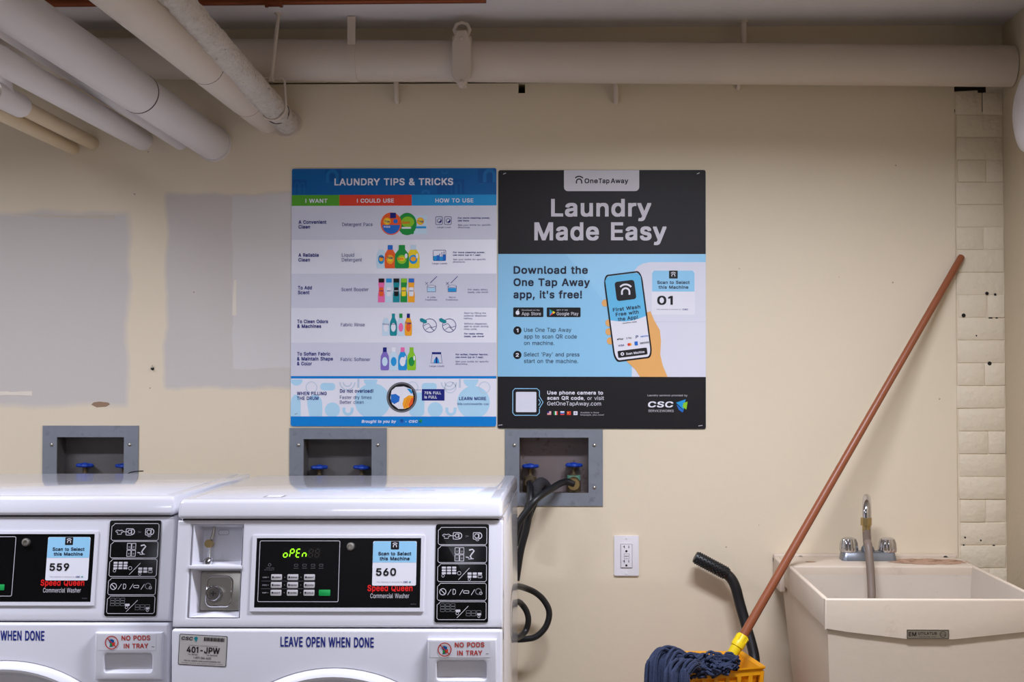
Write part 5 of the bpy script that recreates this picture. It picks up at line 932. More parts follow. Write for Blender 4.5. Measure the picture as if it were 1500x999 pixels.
# ------------------------------------------------------------------ washing machines
W2 = .683/2
def make_washer(cx, yf, number, label, sticker, tilt=0):
    root = empty('washing_machine', (cx, yf, 0), label, 'washing machine', 'front loading washing machines', (0, tilt, 0))
    ZS = .767; ZL = .9865; ZT = 1.0275; DEP = .74
    # cabinet
    b = MB(); b.box((-W2+.002, .10, .05), (W2-.002, DEP, ZL-.002), M_enamel, .004); b.box((-W2+.002, .03, .05), (W2-.002, .11, ZS-.004), M_enamel); b.hexa([(-W2+.002, .03, ZS-.006), (W2-.002, .03, ZS-.006), (W2-.002, .11, ZS-.006), (-W2+.002, .11, ZS-.006), (-W2+.002, .068, ZL-.002), (-W2+.012, .068, ZL-.002), (-W2+.012, .11, ZL-.002), (-W2+.002, .11, ZL-.002)], M_enamel) if False else None
    for sx in (-1, 1):
        xa, xb = sorted((sx*(W2-.002), sx*(W2-.012))); b.hexa([(xa, .03, ZS-.006), (xb, .03, ZS-.006), (xb, .11, ZS-.006), (xa, .11, ZS-.006), (xa, .066, ZL-.002), (xb, .066, ZL-.002), (xb, .11, ZL-.002), (xa, .11, ZL-.002)], M_enamel)
    b.box((-W2+.01, .06, ZL-.012), (W2-.01, .12, ZL-.002), M_enamel); b.box((-W2+.01, .045, ZL-.004), (W2-.01, .12, ZL+.006), M_seam)
    for sx in (-1, 1):
        for sy in (.08, DEP-.08): b.lathe([(.022, 0), (.022, .02), (.012, .022), (.012, .052)], M_seam, 14, Matrix.Translation((sx*(W2-.07), sy, 0)))
    b.build('cabinet', root)
    for sx in (-1, 1):                                      # pressed ribs in the side sheets
        pass
    # lid
    b = MB(); y_ = .033; b.hexa([(-W2, y_, ZL+.001), (W2, y_, ZL+.001), (W2, .70, ZL+.001), (-W2, .70, ZL+.001), (-W2+.002, y_+.011, ZT), (W2-.002, y_+.011, ZT), (W2-.002, .70, ZT), (-W2+.002, .70, ZT)], M_enamel, .009, 4)
    b.prism(rrect(-W2+.026, -.655, W2-.026, -.062, .02), 0, .0012, M_enamel) if False else None
    b.build('lid', root)
    b = MB(); b.box((-W2+.028, .075, ZT-.001), (W2-.028, .668, ZT+.0012), M_enamel, .001); b.build('top_panel', root)
    # console, leaning back
    hc_ = ZL-ZS-.0035; lean = math.atan2(.036, hc_)
    CM = Matrix.Translation((0, .006, ZS+.0015)) @ Matrix.Rotation(-lean, 4, 'X')
    HC = hc_/math.cos(lean)
    cu = lambda px: (px-498.5-(920-0)*0)/706.0
    cv = lambda py: (918.5-py)/(918.5-763.0)*HC
    # photo pixels straightened: the lean shows as a slight spread to the left lower down
    b = MB(CM); hx0, hx1, hz0, hz1 = cu(278.5), cu(355), cv(905), cv(769.5)
    b.plate(-W2, W2, 0, HC, 0, .03, [(hx0, hx1, hz0, hz1)], M_enamel2, .004, .007); con = b.build('console', root)
    b = MB(CM); zsh = cv(832)
    e = .0006
    def pocket(x0, x1, z0, z1, d, m, sl=.01):
        b.add([(x0, .0, z0), (x1, .0, z0), (x1, .0, z1), (x0, .0, z1), (x0+sl, d, z0+sl), (x1-sl*.2, d, z0+sl), (x1-sl*.2, d, z1-sl*.3), (x0+sl, d, z1-sl*.3)], [(4, 5, 6, 7), (0, 1, 5, 4), (1, 2, 6, 5), (2, 3, 7, 6), (3, 0, 4, 7)], m)
    pocket(hx0+.005, hx1-e, zsh+.004, hz1-e, .042, M_enamel2); pocket(hx0+.005, hx1-e, hz0+e, zsh-.004, .038, M_enamel2, .014)
    b.box((hx0-.001, -.003, zsh-.004), (hx1+.001, .03, zsh+.004), M_enamel2, .0015); b.box((hx0+e, .004, hz0+e), (hx0+.005, .03, hz1-e), M_enamel2)
    b.build('coin_recess', con)
    b = MB(CM); q = lambda px, py, y: Vector((cu(px), y, cv(py)))
    b.tube([q(306.5, 772, .03), q(306, 782, .028), q(304, 791, .026)], .0035, M_steel, 10); b.tube([q(301, 797, .034), q(301, 797, .018)], .0085, M_brass, 20); b.tube([q(302, 803, .025), q(303, 820, .022)], .0042, M_chrome, 14)
    b.tube([q(303.5, 824, .018), q(303.5, 824, .012)], .0095, M_chrome, 20); b.lathe([(.009, 0), (.006, .005), (0, .006)], M_chrome, 18, Matrix.Translation(q(303.5, 824, .012)) @ Matrix.Rotation(PI/2, 4, 'X')); b.build('coin_slot_linkage', con, 'steel coin slot linkage')
    b = MB(CM); b.prism(rrect(cu(291), cv(895), cu(349), cv(838), .004), .030, .036, M_steel, .001)
    b.line = None
    rp = rrect(cu(300), cv(889), cu(337.5), cv(845.5), .012, 6); b.tube([(x, .028, z) for x, z in rp], .0022, M_chrome, 8, closed=True)
    b.prism(rrect(cu(301), cv(888), cu(336.5), cv(846.5), .011), .0285, .032, M_steel)
    b.build('coin_box_plate', con, 'steel coin box plate')
    lk = MB(CM); Mx = Matrix.Translation(q(312.5, 870, .0295)) @ Matrix.Rotation(PI/2, 4, 'X')
    lk.lathe([(.0165, 0), (.0165, .014), (.014, .018), (.0115, .018), (.0105, .015), (0, .015)], M_chrome, 28, Mx)
    lk.box(q(308.5, 871, .0135), q(317, 869.3, .016), M_hole); lk.box(q(311.5, 874, .0135), q(313.2, 867, .016), M_hole); lk.build('coin_box_lock', con, 'chrome lock')
    a_ = Art(MB(CM), cu, cv, .041, .0004); a_.frame(311, 776, 327, 783.5, .5, I_grey, 1, 3); a_.text('25c', 314.5, 323, 781.5, 3, I_grey, 1) if False else None
    a_.mb.build('coin_mark', con)
    # control panel
    b = MB(CM); b.plate(cu(370.5), cu(624.5), cv(896), cv(785.5), -.0032, 0, [(cu(376.5), cu(619.5), cv(890.5), cv(789.5))], M_enamel2, .0014); bz = b.build('panel_bezel', root)
    b = MB(CM); b.box((cu(376.5), -.0012, cv(890.5)), (cu(619.5), .0005, cv(789.5)), M_black)
    a = Art(b, cu, cv, -.0013, .0002)
    a.frame(381.5, 793.5, 499.5, 882, .8, I_lgrey, 1, 2)
    for px in (436, 448.5, 461, 473): a.frame(px-2.6, 827.5, px+2.6, 830.5, .4, I_grey, 1, .4); a.text('wash', px-3.4, px+3.4, 834, 1.6, I_grey, 1)
    a.ring(397, 828.5, 2, .5, I_grey, 1, 10); a.text('SPIN ON', 392, 403.5, 834, 1.6, I_grey, 1); a.text('START', 389.5, 404.5, 836.6, 1.4, I_grey, 1)
    for i_, py in enumerate((846.5, 857.8, 869)):
        a.text(('LOAD', 'CYCLE', 'TEMP')[i_], 387.5, 394, py+1, 1.7, I_lgrey, 1)
        if i_: a.line([(386, py-5.7), (464, py-5.7)], .4, I_grey, 1)
        for px in (396, 420, 444): a.disc(px, py, .8, I_grey, 1, 8)
    a.text('Speed Queen', 542, 608, 866.6, 9.0, mat('ink_speed_red', (226, 22, 20), .4), 1, .045); a.text('Commercial Washer', 546.5, 603.5, 876.6, 6.6, I_lgrey, 1)
    a.text('806120', 606, 613.5, 886, 1.6, I_grey, 1)
    cp = b.build('control_panel', root)
    glow = mat('lit_green_segments', (150, 255, 20), .5, emit=1.5, var=.01); dim = mat('unlit_segments', (34, 30, 24), .5)
    b = MB(CM); a = Art(b, cu, cv, -.0014, .0002); b.box((cu(414), -.0015, cv(820)), (cu(473), -.0012, cv(803)), mat('display_window', (14, 12, 12), .2))
    def seg(x, segs, m, w_=7.2, h_=11.5, y=817.2):
        sl = 1.6
        pt = {'a': ((sl, 0), (w_+sl, 0)), 'g': ((sl/2, .5), (w_+sl/2, .5)), 'd': ((0, 1), (w_, 1)), 'f': ((sl, 0), (sl/2, .5)), 'b': ((w_+sl, 0), (w_+sl/2, .5)), 'e': ((sl/2, .5), (0, 1)), 'c': ((w_+sl/2, .5), (w_, 1))}
        for s_ in segs:
            (xa, ya), (xb, yb) = pt[s_]; dx, dy = xb-xa, (yb-ya)*h_; l = math.hypot(dx, dy)
            ux_, uy_ = dx/l*.8, dy/l*.8
            a.line([(x+xa+ux_, y-h_+ya*h_+uy_), (x+xb-ux_, y-h_+yb*h_-uy_)], 1.45, m, 2)
    if number == '560':
        for k_, sg in enumerate(('gedc', 'abgfe', 'afged', 'gec')): seg(416.5+k_*9.3, sg, glow, 5.4)
        for k_ in range(4, 6): seg(416.5+k_*9.3, 'abcdefg', dim, 5.4)
    else:
        for k_ in range(6): seg(416.5+k_*9.3, 'abcdefg', dim, 5.4)
    b.build('display', cp, 'green lit display' if number == '560' else None)
    mbt = mat('grey_button', (190, 186, 188), .45)
    NMS = (('LIGHT', 'MEDIUM', 'HEAVY'), ('NORMAL', 'PERM PRESS', 'DELICATES'), ('HOT', 'WARM', 'COLD'))
    for r_, py in enumerate((846.5, 857.8, 869)):
        for c_, px in enumerate((408, 432, 456.5)):
            b = MB(CM); b.prism(rrect(cu(px-7.9), cv(py+4.3), cu(px+7.9), cv(py-4.3), .0018), -.0026, -.0012, mbt, .0004)
            a = Art(b, cu, cv, -.0027, .0002); a.text(NMS[r_][c_], px-3, px+6.4, py+1.2, 2, I_char, 1, .02); a.disc(px-5.2, py, 1.4, I_char, 1, 10); b.build('button', cp)
    b = MB(CM); b.prism(rrect(cu(471), cv(873.4), cu(487.7), cv(864.6), .0018), -.0028, -.0012, mat('green_button', (10, 158, 74), .4), .0004); b.build('start_button', cp, 'green start button')
    b = MB(CM); b.lathe([(.009, 0), (.009, .004), (.0075, .007), (.0045, .0075), (.004, .005), (0, .005)], M_brass if False else M_steel, 24, Matrix.Translation((cu(516), -.0012, cv(802))) @ Matrix.Rotation(PI/2, 4, 'X')); b.build('key_lock', cp, 'steel key lock')
    # scan sticker
    b = MB(CM); b.prism(rrect(cu(548.7), cv(858.7), cu(613), cv(794), .003), -.0022, -.0013, I_white); a = Art(b, cu, cv, -.0022, .0002)
    a.poly([(548.9, 825), (548.9, 797), (551, 794.3), (610.8, 794.3), (612.8, 797), (612.8, 825)], I_lblue, 1); a.rect(575, 794.3, 587, 806, I_blk, 2, 1); a.logo(581, 800.4, 3.6, I_white, 3)
    a.text('Scan to Select', 556.8, 605.2, 814.6, 5, I_dk, 3, .025); a.text('this Machine', 559, 603, 821.8, 5, I_dk, 3, .025); a.text(number, 554.2, 583.6, 844.3, 11, I_blk, 3, .04)
    a.text('This machine is serviced by', 555, 593, 854, 1.5, I_grey, 3); a.text('CSC', 594.5, 601, 854.4, 2.2, I_navy, 3, .02); a.poly([(602.5, 853), (605.8, 852), (604.5, 855)], I_teal, 3)
    b.build('scan_sticker', root, 'light blue and white scan sticker')
    # instruction panel
    b = MB(CM); b.prism(rrect(cu(641), cv(911.5), cu(719), cv(769), .004), -.0018, 0, M_black, .0005); a = Art(b, cu, cv, -.0019, .0002); w_ = I_lgrey
    for (y0, y1) in ((773.7, 799), (800.7, 825.2), (827, 852.8), (855.2, 879.8), (881.8, 907.5)):
        a.line([(648.5, y0), (714, y0), (716, y0+2), (716, y1-2), (714, y1), (646.5, y1), (644.5, y1-2), (644.5, y0+4), (646, y0+3.4), (648, y0+1.4)], .8, w_, 1, True)
    def shirt(x, y, k): a.line([(x-1.2*k, y-k), (x-2.4*k, y-.3*k), (x-1.8*k, y+.4*k), (x-1.2*k, y), (x-1.2*k, y+1.5*k), (x+1.2*k, y+1.5*k), (x+1.2*k, y), (x+1.8*k, y+.4*k), (x+2.4*k, y-.3*k), (x+1.2*k, y-k), (x, y-.6*k)], .9, w_, 1, True)
    shirt(656.5, 786, 2.5); a.line([(662, 786), (670, 786)], .9, w_, 1); a.frame(666.5, 781.5, 675, 791, .9, w_, 1, 1); a.ring(672, 786, 2.6, .9, w_, 1, 14); a.ring(674.5, 786, 4.6, 1.2, w_, 1, 12, -80, 80); a.text('>', 684.5, 689.5, 788, 3.6, I_grey, 1); a.frame(696, 781.5, 704.5, 791, .9, w_, 1, 1); a.ring(701, 786.3, 3, .9, w_, 1, 14); a.ring(704, 786, 4.6, 1.2, w_, 1, 12, -80, 80); a.ring(702, 790, 3.4, .7, w_, 1, 8, 220, 320)
    for i_ in range(2):
        for j_ in range(2): a.frame(669.5+i_*7, 803.5+j_*10.5, 675.5+i_*7, 812.5+j_*10.3, .8, w_, 1, .4); a.disc(672.5+i_*7, 809+j_*10, 1.6, I_grey, 1, 8)
    a.line([(690, 807), (695, 805.8), (697.6, 808), (694.5, 812), (692, 816), (694, 819.5)], 2, w_, 1); a.line([(685.5, 817), (690, 818)], 1.4, w_, 1); a.line([(689, 820), (697, 819.6)], 1, w_, 1)
    for i_ in range(3):
        for j_ in range(3): a.rect(650.5+i_*7.6, 831+j_*4, 656.5+i_*7.6, 834+j_*4, w_, 1, .6); a.frame(649.3+i_*7.6, 884.7+j_*4, 655.6+i_*7.6, 888+j_*4, .6, I_grey, 1, .8)
        for j_ in range(2): a.rect(688.3+i_*7.6, 839.5+j_*4.4, 694.2+i_*7.6, 842.8+j_*4.4, w_, 1, .6) if (i_, j_) != (2, 1) else a.frame(703.5, 844, 709.5, 847.2, .6, w_, 1, .6); a.frame(687+i_*7.6, 894.5+j_*4, 693.4+i_*7.6, 898+j_*4, .6, I_grey, 1, .8)
    a.rect(671.5, 893, 678.5, 896.5, w_, 1, 1); a.ring(674, 898.5, 2, .6, w_, 1, 10); a.rect(703, 898, 709, 901, w_, 1, 1); a.ring(705.5, 903, 1.6, .6, w_, 1, 10); a.ring(676, 840.5, 2.6, .6, w_, 1, 12); a.ring(652.5, 844.3, 2, .6, w_, 1, 10); a.ring(691, 849.3, 1.8, .6, w_, 1, 10)
    a.line([(675, 850), (691, 833)], .7, w_, 1); a.line([(673.5, 905), (690, 888)], .7, w_, 1)
    a.ring(652.5, 867.5, 4.6, 1, w_, 1, 16); a.line([(649.4, 864.4), (655.6, 870.6)], 1, w_, 1); a.text('D', 667, 671.6, 871.5, 8, w_, 1); a.frame(683, 866, 690.5, 869.5, .9, w_, 1, 1); a.ring(704.5, 867, 4.2, 1.4, I_grey, 1, 14); a.ring(708, 869.5, 2, .7, w_, 1, 10)
    for x_ in (659.5, 677, 694): a.line([(x_, 872), (x_+5, 864)], .8, w_, 1)
    b.build('instruction_panel', root, 'black instruction panel with white pictograms')
    # lower front
    lu = lambda px: (px-496.0)/711.0; lz = lambda py: ZS-.003-(py-921.5)/711.0
    b = MB(); b.box((-W2, 0, .10), (W2, .03, ZS-.0022), M_enamel2, .006, 3); b.box((-W2+.004, .018, ZS-.004), (W2-.004, .03, ZS+.006), M_seam); b.box((-W2+.01, .03, .05), (W2-.01, .04, .10), M_seam)
    a = Art(b, lu, lz, -.0002, .0002); a.text('LEAVE OPEN WHEN DONE', 414.3, 551.2, 945.8, 14.5, mat('ink_decal_blue', (28, 46, 140), .4), 1, .022, 0, .008)
    b.build('front_panel', root)
    # door
    MD = Matrix.Translation((lu(494), 0, .38)) @ Matrix.Rotation(PI/2, 4, 'X'); R0 = .3055
    b = MB(); b.lathe([(R0, -.004), (R0-.001, .004), (R0-.006, .012), (R0-.014, .0165), (R0-.019, .0155), (R0-.026, .004), (R0-.034, -.018), (R0-.06, -.02), (R0-.09, -.02)], M_enamel2, 96, MD); dr = b.build('door', root)
    b = MB(); b.lathe([(R0-.0005, -.001), (R0+.0016, .0004), (R0+.0016, -.001)], M_seam, 96, MD); b.build('door_seal', dr)
    b = MB(); b.lathe([(R0-.09, -.02), (R0-.11, -.01), (.15, -.004), (.05, .004), (0, .005)], mat('dark_door_glass', (40, 38, 40), .08, coat=.5), 72, MD); b.build('door_glass', dr)
    b = MB(); b.box((.20, -.03, .33), (.235, .0, .43), M_enamel2, .008); b.build('door_handle', dr)
    # dispenser tray
    b = MB(); x0, x1, z1, z0 = lu(630.5), lu(731), lz(933.5), lz(1003); px0, px1, pz1, pz0 = lu(644), lu(716.5), lz(964), lz(992.5)
    b.plate(x0, x1, z0, z1, -.011, .02, [(px0, px1, pz0, pz1)], M_enamel2, .004, .011, .007)
    b.add([(px0, -.009, pz0), (px1, -.009, pz0), (px1, -.009, pz1), (px0, -.009, pz1), (px0+.002, .026, pz0+.019), (px1-.002, .026, pz0+.019), (px1-.002, .034, pz1+.002), (px0+.002, .034, pz1+.002)], [(4, 5, 6, 7), (0, 1, 5, 4), (1, 2, 6, 5), (2, 3, 7, 6), (3, 0, 4, 7)], M_enamel2)
    tr_ = b.build('dispenser_tray', root)
    b = MB(); a = Art(b, lu, lz, -.0111, .0002); red = mat('ink_warning_red', (190, 54, 40), .45)
    a.rect(634.5, 936.5, 722, 959.5, mat('ink_clear_label', (228, 227, 234), .35, var=.01), 1)
    a.text('NO PODS', 670.5, 713.5, 944.8, 7, red, 3, .014, 0, -.012); a.text('IN TRAY', 674, 710.5, 956.5, 7, red, 3, .014, 0, -.012); a.rect(715.5, 953.6, 719.5, 954.4, I_grey, 3)
    a.poly([(651, 945), (655, 942.5), (659, 944), (660, 950), (657, 954), (652.5, 954.5), (653.5, 950)], I_blued, 3); a.poly([(656, 949), (661, 947), (660.5, 953), (657, 953)], I_red, 4); a.poly([(653, 950), (656, 948), (656, 953.5), (653, 953.5)], I_gr2, 4)
    a.ring(655.7, 948, 9.4, 1.5, red, 5); a.line([(649.2, 941.5), (662.4, 954.5)], 1.4, red, 5)
    b.build('tray_sticker', tr_, 'clear sticker with red lettering')
    if sticker:
        b = MB(); a = Art(b, lu, lz, -.0002, .0002); sil = mat('ink_silver_label', (196, 192, 188), .4); rt_ = .052
        def rp_(x, y): x -= 300; y -= 951.5; return (300+x*math.cos(rt_)-y*math.sin(rt_)-.0*y, 951.5+x*math.sin(rt_)+y*math.cos(rt_))
        a.poly([rp_(x, y) for x, y in rrect(264.5, 929, 335.5, 974, 2)], I_char, 1); a.poly([rp_(x, y) for x, y in rrect(265.4, 929.9, 334.6, 973.1, 1.6)], sil, 2)
        def tx(t, x0, x1, y, c, bd=.0, m=I_char, sh=0): p_ = rp_(x0, y); a.text(t, p_[0], p_[0]+x1-x0, p_[1], c, m, 4, bd, sh, rt_)
        tx('CSC', 267.5, 284, 937.5, 4.8, .05, I_char, .15); p_ = [rp_(x, y) for x, y in ((286, 934), (289, 931.5), (292, 933.5), (289.5, 940))]; a.poly(p_, I_teal, 4)
        for k_ in range(18): a.poly([rp_(301+k_*1.7+x, y) for x, y in ((0, 932), (.9 if k_ % 3 else 1.3, 932), (.9 if k_ % 3 else 1.3, 937.5), (0, 937.5))], I_char, 4)
        tx('To report service or refunds please have this number', 279, 322, 945.5, 1.6); tx('401-JPW', 276.5, 325, 955.6, 9, .03); tx('For Service', 279, 293, 958.8, 1.6, .02); tx('For Refunds', 306, 322, 958.8, 1.6, .02); tx('1-877-264-6622', 287, 313, 964, 3, .02); tx('Visit our website www.cscserviceworks.com', 273, 327, 968, 1.7, .02); tx('laundry service and refund requests online', 270, 330, 971.2, 1.3)
        b.build('property_label', root, 'silver property label')
        b = MB(); b.M = Matrix.Translation((0, 0, 0)); z_ = ZT+.0013
        for (xa, xb, ya, yb) in ((-.172, -.130, .080, .125),):
            b.add([(xa, ya, z_), (xb, ya, z_), (xb, yb, z_), (xa, yb, z_)], [(0, 1, 2, 3)], I_grey); b.add([(xa+.004, ya+.004, z_+.0003), (xb-.004, ya+.004, z_+.0003), (xb-.004, yb-.004, z_+.0003), (xa+.004, yb-.004, z_+.0003)], [(0, 1, 2, 3)], I_white)
        b.build('lid_label', root)
    return root
yf2 = 2.707; cx2 = (WX(253.3, yf2)+WX(738.8, yf2))/2
make_washer(cx2, yf2, '560', 'white front-loading washer numbered 560, display reading open, nearer the middle', True, math.radians(-.15))
make_washer(cx2-.683-.022, yf2+.055, '559', 'white front-loading washer numbered 559, cut off by the left edge', False, math.radians(-.15))

# ------------------------------------------------------------------ wall socket
A = P(899.5, 842.8, WALL); Bp = P(935.5, 784.5, WALL); cx = (A.x+Bp.x)/2
root = empty('wall_socket', (cx, WALL, A.z), 'white double wall socket on the wall right of the washers', 'socket')
w = Bp.x-A.x; h = Bp.z-A.z
b = MB(); b.prism(rrect(-w/2, 0, w/2, h, .002), -.006, 0, M_white, .0025); b.build('cover_plate', root)
fx = lambda px: (px-917.5)/36*w; fz = lambda py: (842.8-py)/58.3*h
b = MB(); b.prism(rrect(fx(909), fz(831), fx(926), fz(796), .001), -.0082, -.006, M_white, .0006); a = Art(b, fx, fz, -.0083, .0003)
a.frame(909.2, 796.3, 925.8, 830.7, .5, I_grey, 1, .6)
for y in (800.5, 821.5): a.rect(912.4, y-.7, 915, y+.3, I_blk, 1); a.rect(914.2, y-2, 915, y+2.2, I_blk, 1); a.rect(920.4, y-1.8, 921.3, y+1.8, I_blk, 1)
for y in (806.8, 827.6): a.disc(917.4, y, 1.6, I_blk, 1, 12)
for y in (810.5, 814.5): a.frame(914, y, 921.5, y+3.3, .35, I_grey, 1, .3)
b.build('receptacle', root)
for y in (788, 839.5):
    b = MB(); b.lathe([(.0032, 0), (.003, .0012), (0, .0014)], M_white, 12, Matrix.Translation((0, -.006, fz(y))) @ Matrix.Rotation(PI/2, 4, 'X')); b.build('screw', root)

# ------------------------------------------------------------------ utility sink
ZR = PZ(1208, 878, 0).z if False else P(1208.5, 877.5, 2.985).z
YF = 2.985; YBK = WALL-.0005; XS0 = P(1208.5, 878, YF).x; XS1 = 1.052; YD = 3.505
root = empty('utility_sink', ((XS0+XS1)/2, YBK, 0), 'cream plastic utility sink with stained deck in the right corner', 'sink')
ox, oy = (XS0+XS1)/2, YBK
hx = (XS1-XS0)/2; yf = YF-oy; yd = YD-oy
b = MB(); t = .011; ta = .020
ZB = ZR-.36; lipz = ZR-.072
# basin shell: outer walls (tapered), inner walls, rim, bottom
o_t = [(-hx+.005, yf+.0035), (hx-.005, yf+.0035), (hx-.006, -.02), (-hx+.006, -.02)]; o_b = [(-hx+.016, yf+.012), (hx-.016, yf+.012), (hx-.028, -.12), (-hx+.028, -.12)]
i_t = [(-hx+t, yf+t), (hx-t, yf+t), (hx-t, yd+.003), (-hx+t, yd+.003)]; i_b = [(-hx+.04, yf+.05), (hx-.04, yf+.05), (hx-.04, yd-.03), (-hx+.04, yd-.03)]
vs = [(x, y, ZR-.02) for x, y in o_t]+[(x, y, ZB) for x, y in o_b]
b.add(vs, [(i, (i+1) % 4, 4+(i+1) % 4, 4+i) for i in range(4)]+[(4, 5, 6, 7)], M_tub)
vs = [(x, y, ZR-.004) for x, y in i_t]+[(x, y, ZB+.02) for x, y in i_b]
b.add(vs, [(i, (i+1) % 4, 4+(i+1) % 4, 4+i) for i in range(4)]+[(4, 5, 6, 7)], M_tubin)
b.build('basin', root)
# rim and apron
b = MB()
b.box((-hx, yf+.006, ZR-.068), (-hx+t, -.05, ZR-.0003), M_tub, .004, 3); b.box((hx-t, yf+.006, ZR-.066), (hx, -.05, ZR-.0003), M_tub, .004, 3)
ap = [(-hx, ZR), (-hx, ZR-.070), (-hx+.05, ZR-.0735), (-.002-.06, ZR-.089), (.04, ZR-.089), (hx-.05, ZR-.072), (hx, ZR-.066), (hx, ZR)]
b.prism(ap, yf, yf+t, M_tub, .004)
b.build('rim', root)
# deck with low splash lip at the wall
b = MB(); b.box((-hx+.003, yd+.001, ZR-.05), (hx-.003, 0, ZR-.001), M_tub, .005, 3)
b.box((-hx-.012, -.13, ZR-.082), (-hx+.004, 0, ZR-.001), M_tub, .004, 3)
b.box((-hx-.012, -.022, ZR-.02), (hx, 0, ZR+.006), M_tub, .004, 3); b.build('deck', root)
b = MB(); z_ = ZR-.0004
def blob(cx_, cy_, rx, ry, n=40, s=3):
    return [(cx_+rx*math.cos(2*PI*i/n)*(1+.35*mnoise.noise(Vector((i*.6, s, 0)))), cy_+ry*math.sin(2*PI*i/n)*(1+.3*mnoise.noise(Vector((s, i*.6, 0)))), z_) for i in range(n)]
p = blob(PZ(1360, 822, ZR).x-ox, -.11, .105, .055); b.add([(x, min(y, -.024), z) for x, y, z in p], [tuple(range(40))], M_rust)
b.build('rust_stain', root, 'wide brown rust stain'); b = MB()
p = blob(PZ(1187, 822, ZR).x-ox, -.12, .014, .010, s=9); b.add(p, [tuple(range(40))], M_rust); b.build('rust_stain', root, 'small brown stain')
for px in (1172.5, 1385):
    b = MB(); q = P(px, 817, WALL-.022); b.lathe([(.008, 0), (.006, .004), (0, .005)], M_steel if px < 1300 else M_hole, 16, Matrix.Translation((q.x-ox, -.022, ZR-.005)) @ Matrix.Rotation(PI/2, 4, 'X')); b.build('screw', root)
# maker's plate
b = MB(); x0, x1 = P(1328, 930, YF).x-ox, P(1390, 930, YF).x-ox; z1, z0 = P(1350, 922, YF).z, P(1350, 936, YF).z
b.prism(rrect(x0, z0, x1, z1, .001), yf-.0012, yf+.0005, M_steel); fx = lambda px: x0+(px-1328)/62*(x1-x0); fz = lambda py: z1-(py-922)/14*(z1-z0)
a = Art(b, fx, fz, yf-.0013, .0002); a.frame(1329, 923, 1389, 935, .6, I_char, 1, .5)
a.text('EM', 1331, 1342, 931.8, 6, I_char, 1, .03); a.text('UTILATUB', 1345, 1372, 929.6, 4, I_char, 1, .02); a.text('CLEVELAND OHIO', 1346, 1371, 933.4, 1.8, I_char, 1); a.ring(1381, 929, 4.4, .7, I_char, 1, 14); a.text('Cs', 1377.5, 1384.5, 931, 4, I_char, 1, .01); b.build('name_plate', root, 'metal name plate')
for sx in (-1, 1):
    for y in (yf+.07, -.15):
        b = MB(); b.hexa([(sx*(hx-.045)-.015, y-.015, 0), (sx*(hx-.045)+.015, y-.015, 0), (sx*(hx-.045)+.015, y+.015, 0), (sx*(hx-.045)-.015, y+.015, 0), (sx*(hx-.055)-.022, y-.02, ZB+.02), (sx*(hx-.055)+.022, y-.02, ZB+.02), (sx*(hx-.055)+.022, y+.02, ZB+.02), (sx*(hx-.055)-.022, y+.02, ZB+.02)], M_steel, .003); b.build('leg', root)
# faucet
yfa = -.075; fxc = PZ(1271, 819, ZR).x-ox+.003; M_fb = mat('grey_faucet_body', (128, 132, 138), .3, .6, var=.12, scale=40)
fxc = (P(1271, 818, YBK+yfa).x-ox)
b = MB(); hw = 39.5*(YBK+yfa)/F
b.prism(rrect(fxc-hw, -(yfa+.028), fxc+hw, -(yfa-.028), .012), 0, .024, M_fb) if False else None
out = rrect(fxc-hw, yfa-.028, fxc+hw, yfa+.028, .012); n = len(out)
b.add([(x, y, ZR-.001) for x, y in out]+[(fxc+(x-fxc)*.96, yfa+(y-yfa)*.86, ZR+.019) for x, y in out]+[(fxc+(x-fxc)*.93, yfa+(y-yfa)*.72, ZR+.0225) for x, y in out], [(i, (i+1) % n, n+(i+1) % n, n+i) for i in range(n)]+[(n+i, n+(i+1) % n, 2*n+(i+1) % n, 2*n+i) for i in range(n)]+[tuple(range(2*n, 3*n))], M_fb)
b.lathe([(.019, ZR+.02), (.017, ZR+.032), (.0125, ZR+.038)], M_fb, 24, Matrix.Translation((fxc, yfa, 0))); fau = b.build('faucet', root, 'grey faucet with two chrome knobs')
zt = P(1270, 729, YBK+yfa-.05).z; b = MB(); rg = .052
pts = [(fxc, yfa, ZR+.03), (fxc, yfa, zt-rg*.75)]+[(fxc-.25*(rg-rg*math.cos(math.radians(t_))), yfa-rg+rg*math.cos(math.radians(t_)), zt-rg*.75+rg*.75*math.sin(math.radians(t_))) for t_ in range(15, 181, 15)]+[(fxc-.5*rg, yfa-2*rg, zt-rg-.012)]
b.tube(pts, .0105, M_chrome, 20); b.build('spout', fau)
for px, sgn in ((1243.5, -1), (1300, 1)):
    c = P(px, 806, YBK+yfa); b = MB(); vs = []; N = 30
    prof = [(.024, ZR+.021), (.0255, ZR+.026), (.0235, ZR+.045), (.0195, ZR+.056), (.012, ZR+.0595), (0, ZR+.060)]
    fs = []
    for j, (r_, z_) in enumerate(prof):
        for i in range(N):
            q = r_*(1-(.10 if i % 3 == 0 and j < 4 else 0)); vs.append((c.x-ox+q*math.cos(2*PI*i/N), yfa+q*math.sin(2*PI*i/N), z_))
    for j in range(len(prof)-1):
        for i in range(N): fs.append((j*N+i, j*N+(i+1) % N, (j+1)*N+(i+1) % N, (j+1)*N+i))
    b.add(vs, fs, M_chrome); b.build('knob', fau, 'chrome knob')
